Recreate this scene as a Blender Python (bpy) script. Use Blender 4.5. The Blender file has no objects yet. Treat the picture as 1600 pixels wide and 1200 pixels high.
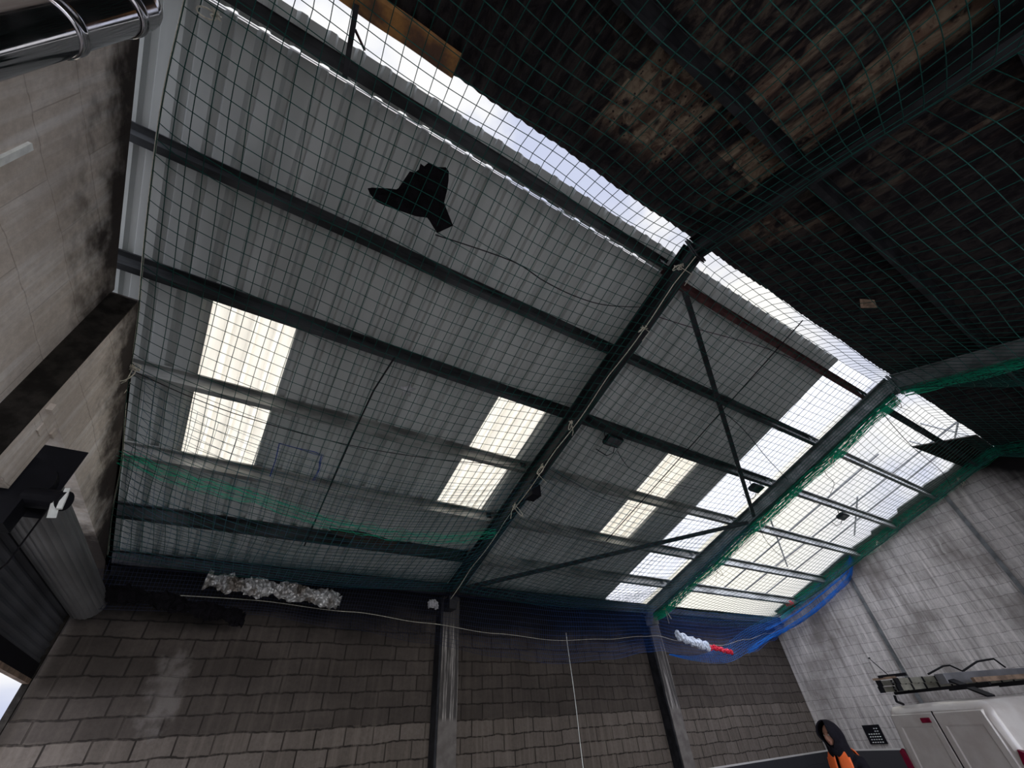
import bpy, bmesh, math, random
from mathutils import Vector, Matrix
random.seed(7)
S = bpy.context.scene
C = bpy.context.collection
V = Vector
TP = 0.321                      # roof slope
RY = 1.0                        # ridge line y
H0 = 7.22                       # sheet height extrapolated to y=0 on the near slope
XL, XR, YB, YF = -1.94, 15.72, 8.65, -6.65
F1, F2 = 3.70, 9.41             # portal frames
NG = 0
def sheet_z(y):
    return H0 - TP*y if y >= RY else H0 - TP*RY - TP*(RY-y)

# ------------------------------------------------------------------ mesh helpers
class MB:
    def __init__(s): s.v=[]; s.f=[]; s.m=[]
    def add(s, vs, fs, mi=0):
        b=len(s.v); s.v+= [tuple(v) for v in vs]; s.f+= [tuple(b+i for i in f) for f in fs]; s.m+=[mi]*len(fs)
    def box(s, x0,x1,y0,y1,z0,z1, mi=0):
        vs=[(x,y,z) for z in (z0,z1) for y in (y0,y1) for x in (x0,x1)]
        s.add(vs,[(0,2,3,1),(4,5,7,6),(0,1,5,4),(2,6,7,3),(0,4,6,2),(1,3,7,5)],mi)
    def prism(s, prof, p0, p1, up=(0,0,1), mi=0, caps=True):
        # prof: closed list of (side, up) offsets swept from p0 to p1
        p0=V(p0);p1=V(p1);d=(p1-p0).normalized();sd=d.cross(V(up)).normalized();u=sd.cross(d)
        n=len(prof);vs=[p0+sd*a+u*b for a,b in prof]+[p1+sd*a+u*b for a,b in prof]
        fs=[(i,(i+1)%n,n+(i+1)%n,n+i) for i in range(n)]
        if caps: fs+=[tuple(range(n))[::-1],tuple(range(n,2*n))]
        s.add(vs,fs,mi)
    def bar(s,p0,p1,w,h,up=(0,0,1),mi=0):
        s.prism([(-w/2,-h/2),(w/2,-h/2),(w/2,h/2),(-w/2,h/2)],p0,p1,up,mi)
    def tube(s, pts, r, n=3, mi=0, caps=False, closed=False):
        P=[V(p) for p in pts];N=len(P)
        if N<2: return
        rr=r if isinstance(r,(list,tuple)) else [r]*N
        vs=[];up=None
        for i in range(N):
            a=P[max(i-1,0)];b=P[min(i+1,N-1)];d=b-a
            if d.length<1e-9: d=V((0,0,1))
            d.normalize()
            if up is None:
                up=V((0,0,1)) if abs(d.z)<.9 else V((1,0,0))
            sd=d.cross(up)
            if sd.length<1e-6: sd=d.cross(V((1,0.1,0)))
            sd.normalize();u=sd.cross(d);up=u
            for k in range(n):
                t=2*math.pi*k/n;vs.append(P[i]+sd*(math.cos(t)*rr[i])+u*(math.sin(t)*rr[i]))
        fs=[]
        for i in range(N-1):
            for k in range(n):
                fs.append((i*n+k,i*n+(k+1)%n,(i+1)*n+(k+1)%n,(i+1)*n+k))
        if caps: fs+=[tuple(range(n))[::-1],tuple(range((N-1)*n,N*n))]
        s.add(vs,fs,mi)
    def lathe(s, prof, c, axis=(0,0,1), n=24, mi=0):
        ax=V(axis).normalized();t=V((1,0,0)) if abs(ax.x)<.9 else V((0,1,0))
        a=ax.cross(t).normalized();b=ax.cross(a);c=V(c);vs=[];m=len(prof)
        for r,h in prof:
            for k in range(n):
                w=2*math.pi*k/n;vs.append(c+ax*h+a*(r*math.cos(w))+b*(r*math.sin(w)))
        fs=[(i*n+k,i*n+(k+1)%n,(i+1)*n+(k+1)%n,(i+1)*n+k) for i in range(m-1) for k in range(n)]
        s.add(vs,fs,mi)
    def build(s,name,mats,parent=None,smooth=False):
        me=bpy.data.meshes.new(name);me.from_pydata(s.v,[],s.f)
        if not isinstance(mats,(list,tuple)): mats=[mats]
        for m in mats: me.materials.append(m)
        if len(mats)>1: me.polygons.foreach_set('material_index',s.m)
        if smooth: me.polygons.foreach_set('use_smooth',[True]*len(me.polygons))
        me.update();o=bpy.data.objects.new(name,me);C.objects.link(o)
        if parent is not None:
            o.parent=parent
            root=parent
            off=V((0,0,0))
            while root is not None:
                off+=V(root.location);root=root.parent
            o.location=-off
        return o
def recalc(o):
    bm=bmesh.new();bm.from_mesh(o.data);bmesh.ops.recalc_face_normals(bm,faces=bm.faces);bm.to_mesh(o.data);bm.free()
def bevel(o,w=.01,seg=2):
    m=o.modifiers.new('bevel','BEVEL');m.width=w;m.segments=seg;m.limit_method='ANGLE'
def tag(o,label=None,cat=None,group=None,kind=None):
    if label: o['label']=label
    if cat: o['category']=cat
    if group: o['group']=group
    if kind: o['kind']=kind
    return o
def thing(name,label,cat,loc,group=None):
    o=bpy.data.objects.new(name,None);C.objects.link(o);o.location=loc;o.empty_display_size=.1
    return tag(o,label,cat,group)

# ------------------------------------------------------------------ materials
def newmat(name):
    m=bpy.data.materials.new(name);m.use_nodes=True;nt=m.node_tree;nt.nodes.clear()
    out=nt.nodes.new('ShaderNodeOutputMaterial');b=nt.nodes.new('ShaderNodeBsdfPrincipled')
    nt.links.new(b.outputs[0],out.inputs[0]);return m,nt,b,out
def N(nt,t,**k):
    n=nt.nodes.new(t)
    for a,b in k.items():
        if a.startswith('i_'): n.inputs[a[2:].replace('_',' ')].default_value=b
        else: setattr(n,a,b)
    return n
def pos(nt,scale=(1,1,1),rot=None):
    g=N(nt,'ShaderNodeNewGeometry');mp=N(nt,'ShaderNodeMapping');mp.inputs['Scale'].default_value=scale
    if rot: mp.inputs['Rotation'].default_value=rot
    nt.links.new(g.outputs['Position'],mp.inputs[0]);return mp.outputs[0]
def noise(nt,vec,scale,detail=4,rough=.55,lo=.35,hi=.65,dist=0):
    n=N(nt,'ShaderNodeTexNoise');n.inputs['Scale'].default_value=scale;n.inputs['Detail'].default_value=detail
    n.inputs['Roughness'].default_value=rough;n.inputs['Distortion'].default_value=dist
    nt.links.new(vec,n.inputs['Vector'])
    r=N(nt,'ShaderNodeMapRange');r.inputs['From Min'].default_value=lo;r.inputs['From Max'].default_value=hi
    r.interpolation_type='SMOOTHSTEP'
    nt.links.new(n.outputs['Fac'],r.inputs['Value']);return r.outputs[0]
def mix(nt,f,a,b,mode='MIX'):
    m=N(nt,'ShaderNodeMix',data_type='RGBA',blend_type=mode)
    for sock,val in ((m.inputs['Factor'],f),(m.inputs[6],a),(m.inputs[7],b)):
        if hasattr(val,'links'): nt.links.new(val,sock)
        elif isinstance(val,(tuple,list)): sock.default_value=(*val[:3],1)
        else: sock.default_value=val
    return m.outputs[2]
def math_(nt,op,a,b=0.0,clamp=False):
    m=N(nt,'ShaderNodeMath',operation=op,use_clamp=clamp)
    for s,v in ((m.inputs[0],a),(m.inputs[1],b)):
        if hasattr(v,'links'): nt.links.new(v,s)
        else: s.default_value=v
    return m.outputs[0]
def maprange(nt,v,a,b,c=0,d=1,smooth=True):
    if a>b: a,b,c,d=b,a,d,c
    r=N(nt,'ShaderNodeMapRange');r.interpolation_type='SMOOTHSTEP' if smooth else 'LINEAR'
    for k,x in (('From Min',a),('From Max',b),('To Min',c),('To Max',d)): r.inputs[k].default_value=x
    nt.links.new(v,r.inputs['Value']);return r.outputs[0]
def xyz(nt):
    g=N(nt,'ShaderNodeNewGeometry');s=N(nt,'ShaderNodeSeparateXYZ');nt.links.new(g.outputs['Position'],s.inputs[0]);return s.outputs
def bump(nt,b,h,strength=.3,dist=.01):
    n=N(nt,'ShaderNodeBump');n.inputs['Strength'].default_value=strength;n.inputs['Distance'].default_value=dist
    nt.links.new(h,n.inputs['Height']);nt.links.new(n.outputs[0],b.inputs['Normal'])
def simple(name,col,rough=.6,metal=0,var=.25,scale=6,stretch=(1,1,1),dark=None,bmp=.1):
    m,nt,b,_=newmat(name);p=pos(nt,stretch);f=noise(nt,p,scale)
    d=dark or tuple(c*(1-var) for c in col)
    nt.links.new(mix(nt,f,d,col),b.inputs['Base Color']);b.inputs['Roughness'].default_value=rough;b.inputs['Metallic'].default_value=metal
    if max(col)<.1 and rough>.3: b.inputs['Specular IOR Level'].default_value=.12
    if bmp: bump(nt,b,noise(nt,p,scale*5),bmp,.004)
    return m
def brickmat(name,axis,c1,c2,mortar,zoff,yoff=0,stain=None,extra=None,bscale=1,msize=.012,mstr=.5):
    m,nt,b,_=newmat(name);o=xyz(nt)
    cmb=N(nt,'ShaderNodeCombineXYZ')
    p=pos(nt)
    wob=noise(nt,pos(nt,(.9,.9,1)),1.3,2,.5,.3,.7)
    u=math_(nt,'ADD',o[axis],yoff);v=math_(nt,'SUBTRACT',o['Z'],zoff)
    w2=math_(nt,'MULTIPLY',wob,.03);v=math_(nt,'ADD',v,w2)
    w3=noise(nt,p,9,2,.5,.3,.7);v=math_(nt,'ADD',v,math_(nt,'MULTIPLY',w3,.012))
    nt.links.new(u,cmb.inputs[0]);nt.links.new(v,cmb.inputs[1])
    br=N(nt,'ShaderNodeTexBrick');nt.links.new(cmb.outputs[0],br.inputs['Vector'])
    for k,x in (('Scale',1),('Mortar Size',msize),('Mortar Smooth',.35),('Bias',0.0),('Brick Width',.45*bscale),('Row Height',.225*bscale)): br.inputs[k].default_value=x
    br.inputs['Color1'].default_value=(*c1,1);br.inputs['Color2'].default_value=(*c2,1);br.inputs['Mortar'].default_value=(*mortar,1)
    col=br.outputs['Color']
    fine=noise(nt,p,22,6,.7,.25,.75);col=mix(nt,math_(nt,'MULTIPLY',fine,.35),col,tuple(x*.35 for x in c1))
    st=noise(nt,pos(nt,(5,5,.35)),2.2,5,.6,.42,.72);col=mix(nt,math_(nt,'MULTIPLY',st,.4),col,tuple(min(1,x*1.9) for x in c1))
    if extra: col=extra(nt,col,o,p)
    nt.links.new(col,b.inputs['Base Color']);b.inputs['Roughness'].default_value=.95;b.inputs['Specular IOR Level'].default_value=.15
    h=math_(nt,'SUBTRACT',math_(nt,'MULTIPLY',fine,.25),br.outputs['Fac']);bump(nt,b,h,mstr,.012)
    return m

def back_extra(nt,col,o,p):
    # heavy soot on the courses above about 2.25 m, black band under the eaves, dark painted dado
    z=o['Z'];n=noise(nt,pos(nt,(.5,1,1)),1.4,4,.6,.3,.7)
    lower=maprange(nt,z,2.22,2.26)
    soot=mix(nt,math_(nt,'MULTIPLY',lower,.45),col,(.035,.029,.025))
    xx=maprange(nt,o['X'],9.0,13.5,1,.25)
    soot=mix(nt,math_(nt,'MULTIPLY',math_(nt,'MULTIPLY',lower,xx),math_(nt,'ADD',math_(nt,'MULTIPLY',n,.35),.05)),soot,(.012,.010,.010))
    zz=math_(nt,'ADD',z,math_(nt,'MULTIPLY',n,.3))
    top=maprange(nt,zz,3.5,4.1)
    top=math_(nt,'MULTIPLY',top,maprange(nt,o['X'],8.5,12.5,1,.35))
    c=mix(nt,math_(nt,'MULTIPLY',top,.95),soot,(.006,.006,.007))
    # pale washed patch on the left bay
    dx=math_(nt,'SUBTRACT',o['X'],-.45);dz=math_(nt,'SUBTRACT',z,2.75)
    r=math_(nt,'ADD',math_(nt,'MULTIPLY',math_(nt,'MULTIPLY',dx,dx),9),math_(nt,'MULTIPLY',math_(nt,'MULTIPLY',dz,dz),2.2))
    r=math_(nt,'ADD',r,math_(nt,'MULTIPLY',noise(nt,p,3,4),.7))
    c=mix(nt,maprange(nt,r,.35,1.1,.6,0),c,(.20,.18,.165))
    d=maprange(nt,z,1.12,1.13);line=math_(nt,'MULTIPLY',maprange(nt,z,1.115,1.12),maprange(nt,z,1.15,1.155,1,0))
    c=mix(nt,d,(.028,.028,.032),c);return mix(nt,line,c,(.5,.48,.46))
def right_extra(nt,col,o,p):
    z=o['Z'];y=o['Y']
    s=noise(nt,pos(nt,(1,7,.3)),1.6,5,.65,.4,.7)
    c=mix(nt,math_(nt,'MULTIPLY',s,.5),col,(.13,.117,.11))
    blot=noise(nt,pos(nt,(1,.7,.7)),1.1,4,.6,.42,.7);c=mix(nt,math_(nt,'MULTIPLY',blot,.75),c,(.13,.115,.105))
    # two pale wash lines left by rain running down the blocks
    for yy,w in ((6.35,.025),(4.35,.02),(7.45,.03),(3.35,.022)):
        dy=math_(nt,'ABSOLUTE',math_(nt,'SUBTRACT',math_(nt,'ADD',y,math_(nt,'MULTIPLY',noise(nt,p,2.5,3),.06)),yy))
        ln=math_(nt,'MULTIPLY',maprange(nt,dy,w*.5,w,1,0),noise(nt,pos(nt,(1,1,1.4)),1.7,3,.6,.42,.56));c=mix(nt,math_(nt,'MULTIPLY',ln,.45),c,(.55,.53,.5))
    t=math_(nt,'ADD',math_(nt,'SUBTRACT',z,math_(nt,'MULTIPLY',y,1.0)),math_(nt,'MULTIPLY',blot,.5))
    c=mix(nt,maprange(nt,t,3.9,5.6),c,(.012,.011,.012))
    d=maprange(nt,z,1.12,1.13);line=math_(nt,'MULTIPLY',maprange(nt,z,1.115,1.12),maprange(nt,z,1.15,1.155,1,0))
    c=mix(nt,d,(.05,.05,.055),c);return mix(nt,line,c,(.6,.58,.55))
def left_extra(nt,col,o,p):
    z=o['Z'];y=o['Y']
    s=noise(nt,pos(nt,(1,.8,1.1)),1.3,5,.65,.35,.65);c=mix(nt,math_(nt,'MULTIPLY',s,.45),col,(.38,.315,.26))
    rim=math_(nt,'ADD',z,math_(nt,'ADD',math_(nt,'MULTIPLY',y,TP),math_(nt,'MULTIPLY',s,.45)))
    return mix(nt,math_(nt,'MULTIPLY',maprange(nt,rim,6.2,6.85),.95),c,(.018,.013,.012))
M={}
M['back']=brickmat('sooty_blockwork',0,(.105,.088,.074),(.142,.120,.103),(.024,.020,.017),2.257,.1,extra=back_extra,mstr=.9)
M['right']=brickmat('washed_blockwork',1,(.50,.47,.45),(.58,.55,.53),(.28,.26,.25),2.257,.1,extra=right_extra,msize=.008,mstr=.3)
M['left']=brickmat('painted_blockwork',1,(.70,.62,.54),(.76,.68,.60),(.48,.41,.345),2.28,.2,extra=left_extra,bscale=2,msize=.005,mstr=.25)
M['darkend']=simple('burnt_render',(.032,.028,.024),.95,var=.6,scale=9,bmp=.5)
M['front']=simple('front_block',(.16,.145,.135),.9,scale=2)
M['floor']=simple('concrete_floor',(.46,.44,.42),.8,var=.25,scale=1.5)
M['ground']=simple('yard_ground',(.40,.39,.375),.9,scale=1)
def sheetmat():
    m,nt,b,_=newmat('liner_grey_sheet');p=pos(nt,(3,.4,1));f=noise(nt,p,1.2,3)
    c=mix(nt,f,(.335,.355,.345),(.42,.44,.43));g=noise(nt,pos(nt,(1.5,.5,1)),.8,4,.6,.45,.7);c=mix(nt,math_(nt,'MULTIPLY',g,.3),c,(.27,.27,.26))
    nt.links.new(c,b.inputs['Base Color']);b.inputs['Roughness'].default_value=.45;return m
M['sheet']=sheetmat()
def translucent(name,col,mixf=.85):
    m=bpy.data.materials.new(name);m.use_nodes=True;nt=m.node_tree;nt.nodes.clear();out=nt.nodes.new('ShaderNodeOutputMaterial')
    t=N(nt,'ShaderNodeBsdfTranslucent');d=N(nt,'ShaderNodeBsdfDiffuse');mx=N(nt,'ShaderNodeMixShader')
    f=noise(nt,pos(nt,(6,.5,1)),1.5,4);c=mix(nt,f,tuple(x*.86 for x in col),col)
    nt.links.new(c,t.inputs[0]);nt.links.new(c,d.inputs[0]);mx.inputs[0].default_value=mixf
    nt.links.new(d.outputs[0],mx.inputs[1]);nt.links.new(t.outputs[0],mx.inputs[2]);nt.links.new(mx.outputs[0],out.inputs[0]);return m
M['cream']=translucent('cream_rooflight',(.90,.83,.67))
M['clear']=translucent('white_rooflight',(.97,.97,.98),.95)
def burntmat():
    m,nt,b,_=newmat('burnt_fibre_cement');o=xyz(nt);p=pos(nt)
    # each corrugated board about a metre wide burnt differently
    bx=math_(nt,'FLOOR',math_(nt,'DIVIDE',math_(nt,'ADD',o['X'],.35),1.02));by=math_(nt,'FLOOR',math_(nt,'DIVIDE',math_(nt,'ADD',o['Y'],9.4),1.9))
    wn=N(nt,'ShaderNodeTexWhiteNoise',noise_dimensions='2D');cc=N(nt,'ShaderNodeCombineXYZ');nt.links.new(bx,cc.inputs[0]);nt.links.new(by,cc.inputs[1]);nt.links.new(cc.outputs[0],wn.inputs['Vector'])
    n1=noise(nt,pos(nt,(1.6,.55,.55)),1.5,6,.68,.42,.62,.6);n2=noise(nt,pos(nt,(1.3,.7,.7)),5,6,.7,.4,.62,.8)
    vo=N(nt,'ShaderNodeTexVoronoi');vo.inputs['Scale'].default_value=5.5;nt.links.new(pos(nt,(1,.8,.8)),vo.inputs['Vector'])
    v2=N(nt,'ShaderNodeTexVoronoi');v2.inputs['Scale'].default_value=17;nt.links.new(p,v2.inputs['Vector'])
    spots=math_(nt,'MULTIPLY',maprange(nt,vo.outputs['Distance'],.22,.34),maprange(nt,v2.outputs['Distance'],.12,.25))
    zone=math_(nt,'MULTIPLY',maprange(nt,o['X'],.9,1.9),maprange(nt,o['X'],4.0,5.4,1,0))
    zone2=zone
    lot=maprange(nt,wn.outputs['Value'],.25,.6)
    f=math_(nt,'MULTIPLY',math_(nt,'MULTIPLY',zone2,math_(nt,'ADD',math_(nt,'MULTIPLY',lot,.75),.25)),math_(nt,'MAXIMUM',math_(nt,'MULTIPLY',n1,n2),math_(nt,'MULTIPLY',spots,math_(nt,'MULTIPLY',lot,n1))))
    ridge=maprange(nt,o['Y'],.35,.8,1,0);f=math_(nt,'MULTIPLY',f,ridge)
    zp=math_(nt,'MULTIPLY',math_(nt,'MULTIPLY',maprange(nt,o['X'],1.70,1.76),maprange(nt,o['X'],2.62,2.66,1,0)),math_(nt,'MULTIPLY',maprange(nt,o['Y'],.45,.62,1,0),maprange(nt,o['Y'],-.35,-.2)))
    f=math_(nt,'MAXIMUM',math_(nt,'MULTIPLY',f,math_(nt,'SUBTRACT',1.0,zp)),math_(nt,'MULTIPLY',math_(nt,'MULTIPLY',zp,spots),math_(nt,'ADD',math_(nt,'MULTIPLY',n2,.5),.4)))
    pale=mix(nt,n2,(.15,.092,.066),(.25,.195,.14));base=mix(nt,n2,(.014,.012,.014),(.030,.026,.026))
    c=mix(nt,f,base,pale);nt.links.new(c,b.inputs['Base Color']);b.inputs['Roughness'].default_value=.9;b.inputs['Specular IOR Level'].default_value=.1;bump(nt,b,n2,.4,.01);return m
M['burnt']=burntmat()
M['steel']=simple('painted_dark_steel',(.030,.030,.034),.5,.2,var=.5,scale=5,bmp=.05)
M['steelgrey']=simple('pale_grey_steel',(.15,.16,.165),.55,.1,var=.55,scale=4,stretch=(.4,1,1),bmp=.05)  # paler grey than the other frame steel
M['steelred']=simple('red_oxide_steel',(.085,.036,.036),.6,.1,var=.5,scale=6,bmp=.05)
M['purlin']=simple('galvanised_purlin_dark',(.055,.058,.062),.5,.25,var=.7,scale=2.5,stretch=(.5,1,1),bmp=.05)  # darker of the two purlin tones
M['purlin2']=simple('galvanised_purlin',(.32,.325,.31),.45,.3,var=.6,scale=2.5,stretch=(.5,1,1),bmp=.05)
M['bright']=simple('lip_highlight',(.86,.88,.92),.25,.3,var=.1,scale=3,bmp=0)
M['rust']=simple('rusty_flashing',(.42,.20,.055),.8,.0,scale=3.5,dark=(.10,.05,.03),bmp=.4)
M['net']=simple('green_twine',(.012,.50,.34),.6,var=.35,scale=3,bmp=0)
def glowthrough(m,col,f=.5):
    # thin nylon twine lets daylight through
    nt=m.node_tree;out=[n for n in nt.nodes if n.type=='OUTPUT_MATERIAL'][0];b=[n for n in nt.nodes if n.type=='BSDF_PRINCIPLED'][0]
    t=N(nt,'ShaderNodeBsdfTranslucent');t.inputs[0].default_value=(*col,1);mx=N(nt,'ShaderNodeMixShader');mx.inputs[0].default_value=f
    nt.links.new(b.outputs[0],mx.inputs[1]);nt.links.new(t.outputs[0],mx.inputs[2]);nt.links.new(mx.outputs[0],out.inputs[0])
glowthrough(M['net'],(.03,.75,.52),.6)
M['netdark']=simple('dark_green_twine',(.008,.070,.058),.6,var=.35,scale=3,bmp=0)
M['netblue']=simple('teal_blue_twine',(.010,.085,.14),.6,var=.35,scale=3,bmp=0)
M['blue']=simple('blue_twine',(.03,.33,.80),.6,var=.3,scale=3,bmp=0)
M['bluedark']=simple('deep_blue_twine',(.008,.05,.30),.6,var=.35,scale=3,bmp=0)
glowthrough(M['blue'],(.05,.40,.95),.5)
def dimmedblue():  # dimmer light and soot toward the left end, put into the colour
    m,nt,b,_=newmat('dim_sooty_to_lit_blue_twine');o=xyz(nt);f=maprange(nt,math_(nt,'ADD',o['X'],noise(nt,pos(nt),1.5,3)),4.0,10.0)
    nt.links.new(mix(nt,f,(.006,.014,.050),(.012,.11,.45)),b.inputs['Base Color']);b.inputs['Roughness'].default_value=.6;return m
M['blue2']=dimmedblue()
M['rope']=simple('pale_rope',(.62,.58,.47),.8,var=.3,scale=30,bmp=.2)
M['cable']=simple('black_cable',(.012,.011,.014),.5,bmp=0)
M['cablered']=simple('maroon_cable',(.06,.02,.04),.5,bmp=0)
M['chrome']=None
def chrome():
    m,nt,b,_=newmat('stainless_flue');b.inputs['Base Color'].default_value=(.62,.60,.62,1);b.inputs['Metallic'].default_value=1
    n=noise(nt,pos(nt,(1,1,.5)),7,4);nt.links.new(maprange(nt,n,0,1,.08,.18),b.inputs['Roughness']);return m
M['chrome']=chrome()
M['white']=simple('white_plastic',(.90,.92,.88),.5,scale=8,bmp=0)
M['black']=simple('black_plate',(.008,.008,.011),.6,bmp=0)
M['shutter']=simple('shutter_slats',(.22,.22,.22),.4,.35,var=.35,scale=3,stretch=(1,.3,2),bmp=0)
M['shutterd']=simple('shutter_curtain',(.12,.125,.14),.45,.35,var=.45,scale=2,stretch=(1,.4,1),bmp=0)
M['wood']=simple('weathered_wood',(.28,.19,.13),.8,var=.5,scale=8,bmp=.3)
M['char']=simple('charred_felt',(.006,.005,.007),.9,var=.5,scale=12,bmp=.6)
def foil():
    m,nt,b,_=newmat('crumpled_foil');v=N(nt,'ShaderNodeTexVoronoi');v.inputs['Scale'].default_value=16;nt.links.new(pos(nt),v.inputs['Vector'])
    n=noise(nt,pos(nt),5,4);nt.links.new(mix(nt,n,(.14,.12,.10),(.45,.45,.44)),b.inputs['Base Color']);b.inputs['Metallic'].default_value=.55;b.inputs['Roughness'].default_value=.38
    bump(nt,b,v.outputs['Distance'],1.0,.03);return m
M['foil']=foil()
M['red']=simple('red_plastic',(.75,.015,.05),.5,scale=8,bmp=.1)
M['bag']=simple('pale_plastic_bag',(.78,.84,.95),.4,scale=8,bmp=.3)
M['paper']=simple('pale_scrap',(.36,.36,.37),.7,scale=8,bmp=.2)
M['brown']=simple('brown_board',(.045,.03,.025),.9,scale=12,bmp=.4)
M['galv']=simple('galvanised_tube',(.40,.41,.42),.4,.6,scale=5,bmp=0)
M['vanwhite']=None
def vanpaint():
    m,nt,b,_=newmat('van_white_paint');n=noise(nt,pos(nt,(1,1,1)),2.5,4,.6,.35,.7)
    nt.links.new(mix(nt,n,(.46,.42,.39),(.56,.53,.50)),b.inputs['Base Color']);b.inputs['Roughness'].default_value=.32;b.inputs['Coat Weight'].default_value=.4;return m
M['vanwhite']=vanpaint()
M['vanline']=simple('van_black_seal',(.012,.012,.014),.6,bmp=0)
M['lamp']=simple('red_lamp_lens',(.20,.005,.03),.15,var=.3,scale=10,bmp=0)
M['glass']=simple('dark_window_glass',(.02,.022,.026),.06,bmp=0)
M['tyre']=simple('tyre_rubber',(.015,.015,.016),.8,bmp=.1)
M['hub']=simple('wheel_steel',(.3,.3,.31),.4,.6,bmp=0)
M['alu']=simple('dull_aluminium',(.34,.33,.27),.45,.35,var=.35,scale=6,bmp=.1)
M['alud']=simple('grey_box_section',(.19,.19,.20),.5,.2,var=.3,scale=4,bmp=0)
M['skin']=simple('skin',(.46,.23,.16),.55,var=.15,scale=14,bmp=0)
M['hood']=simple('black_hoodie',(.012,.011,.016),.9,var=.3,scale=30,bmp=.2)
M['vest']=simple('orange_vest',(.95,.16,.03),.6,var=.15,scale=8,bmp=.1)
M['silver']=simple('reflective_tape',(.55,.56,.55),.3,bmp=0)
M['jeans']=simple('dark_trousers',(.02,.024,.035),.9,bmp=.1)
M['eyes']=simple('eye_white',(.6,.58,.55),.3,bmp=0)
M['lips']=simple('lips',(.32,.12,.10),.5,bmp=0)

# ------------------------------------------------------------------ the setting
def struct(mb,name,mats,**k):
    o=mb.build(name,mats,**k);o['kind']='structure';return o
m=MB();m.box(-2.6,16.4,-7.3,9.2,-.2,0);struct(m,'floor',M['floor'])
m=MB();m.box(-60,-2.6,-60,60,-.3,-.06);m.box(16.4,60,-60,60,-.3,-.06);m.box(-2.6,16.4,9.2,60,-.3,-.06);m.box(-2.6,16.4,-60,-7.3,-.3,-.06);struct(m,'ground',M['ground'])
m=MB();m.box(XL-.02,XR+.25,YB,YB+.25,0,4.42);struct(m,'wall_back',M['back'])
def rake(mb,x0,x1,y0,y1,z0,h,mi=0):
    # wall piece whose top follows the roof slope (h = height extrapolated to y=0)
    zt=lambda y: h-TP*y if y>=RY else h-TP*RY-TP*(RY-y)
    ys=[y0]+([RY] if y0<RY<y1 else [])+[y1]
    for a,b in zip(ys[:-1],ys[1:]):
        vs=[(x0,a,z0),(x1,a,z0),(x1,b,z0),(x0,b,z0),(x0,a,zt(a)),(x1,a,zt(a)),(x1,b,zt(b)),(x0,b,zt(b))]
        mb.add(vs,[(0,3,2,1),(4,5,6,7),(0,1,5,4),(1,2,6,5),(2,3,7,6),(3,0,4,7)],mi)
m=MB();rake(m,XR,XR+.25,YF,YB,0,7.23);struct(m,'wall_right',M['right'])
# left gable: the blank near length, the boxed-out lintel length over the shutter door, the jamb
m=MB();rake(m,XL-.25,XL,YF,3.94,0,6.75);rake(m,XL-.25,XL,3.94,4.5,0,4.6)
struct(m,'wall_left',M['left'])
m=MB();rake(m,XL-.25,-1.73,3.945,YB,4.16,6.72)
m.box(XL,-1.73,3.925,3.945,3.6,5.42,1);m.box(XL,-1.731,3.945,4.36,3.6,4.16,0)
struct(m,'wall_left_lintel',[M['left'],M['darkend']])
m=MB();m.box(XL-.25,XR+.25,YF-.25,YF,0,4.4);
# unseen front wall; its wide opening is added to light the hall
m=MB();m.box(XL-.25,-1.0,YF-.25,YF,0,4.35);m.box(8.6,XR+.25,YF-.25,YF,0,4.35);m.box(-1.0,8.6,YF-.25,YF,4.1,4.35);struct(m,'wall_front',M['front'])

# roof sheeting
def corr(mb,x0,x1,y0,y1,z_at,pitch=.25,amp=.045,kind='box',mi=0,t=.0,ends=None):
    xs=[]
    x=math.floor(x0/pitch)*pitch
    while x<x1+pitch:
        if kind=='box': pr=[(0,0),(.60,0),(.70,1),(.90,1)]
        else: pr=[(k/8,.5+.5*math.sin(2*math.pi*k/8)) for k in range(8)]
        for a,h in pr:
            xx=x+a*pitch
            if x0<xx<x1: xs.append((xx,h*amp))
        x+=pitch
    def hh(x):
        u=(x/pitch)%1
        if kind!='box': return amp*(.5+.5*math.sin(2*math.pi*u))
        if u<.6: return 0.0
        if u<.7: return amp*(u-.6)/.1
        if u<.9: return amp
        return amp*(1-u)/.1
    xs=[(x0,hh(x0))]+xs+[(x1,hh(x1))]
    vs=[];fs=[];n=len(xs)
    for j,y in enumerate((y0,y1)):
        for k,(xx,h) in enumerate(xs):
            yy=y
            if ends and ends[j]: yy=y+ends[j](xx)
            vs.append((xx,yy,z_at(yy)+h))
    fs=[(k,k+1,n+k+1,n+k) for k in range(n-1)];mb.add(vs,fs,mi)
Y0,Y1=1.24,8.9
m=MB()
SL=(1.500,1.524)
for a_,b_,e_ in ((-2.5,-1.26,Y1),(-1.26,-.37,4.03),(-.37,2.52,Y1),(2.52,3.42,4.03)):
    corr(m,a_,b_,Y0,SL[0],sheet_z);corr(m,a_,b_,SL[1],e_,sheet_z)
corr(m,-1.26,-.37,6.50,Y1,sheet_z)
corr(m,2.52,3.42,6.50,Y1,sheet_z)
corr(m,3.42,6.32,Y0,Y1,sheet_z)
corr(m,6.32,7.2,Y0,4.03,sheet_z);corr(m,6.32,7.2,6.50,Y1,sheet_z)
corr(m,7.2,8.17,Y0,Y1,sheet_z)
o=struct(m,'ceiling',M['sheet'])
k=0
for x0,x1,y0,y1,mt in ((-1.26,-.37,4.03,6.50,'cream'),(2.52,3.42,4.03,6.50,'cream'),(6.32,7.2,4.03,6.50,'cream'),(8.17,9.5,Y0,Y1,'clear')):
    k+=1;m=MB();corr(m,x0,x1,y0,y1,sheet_z);struct(m,'window_%d'%k,M[mt])
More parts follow.
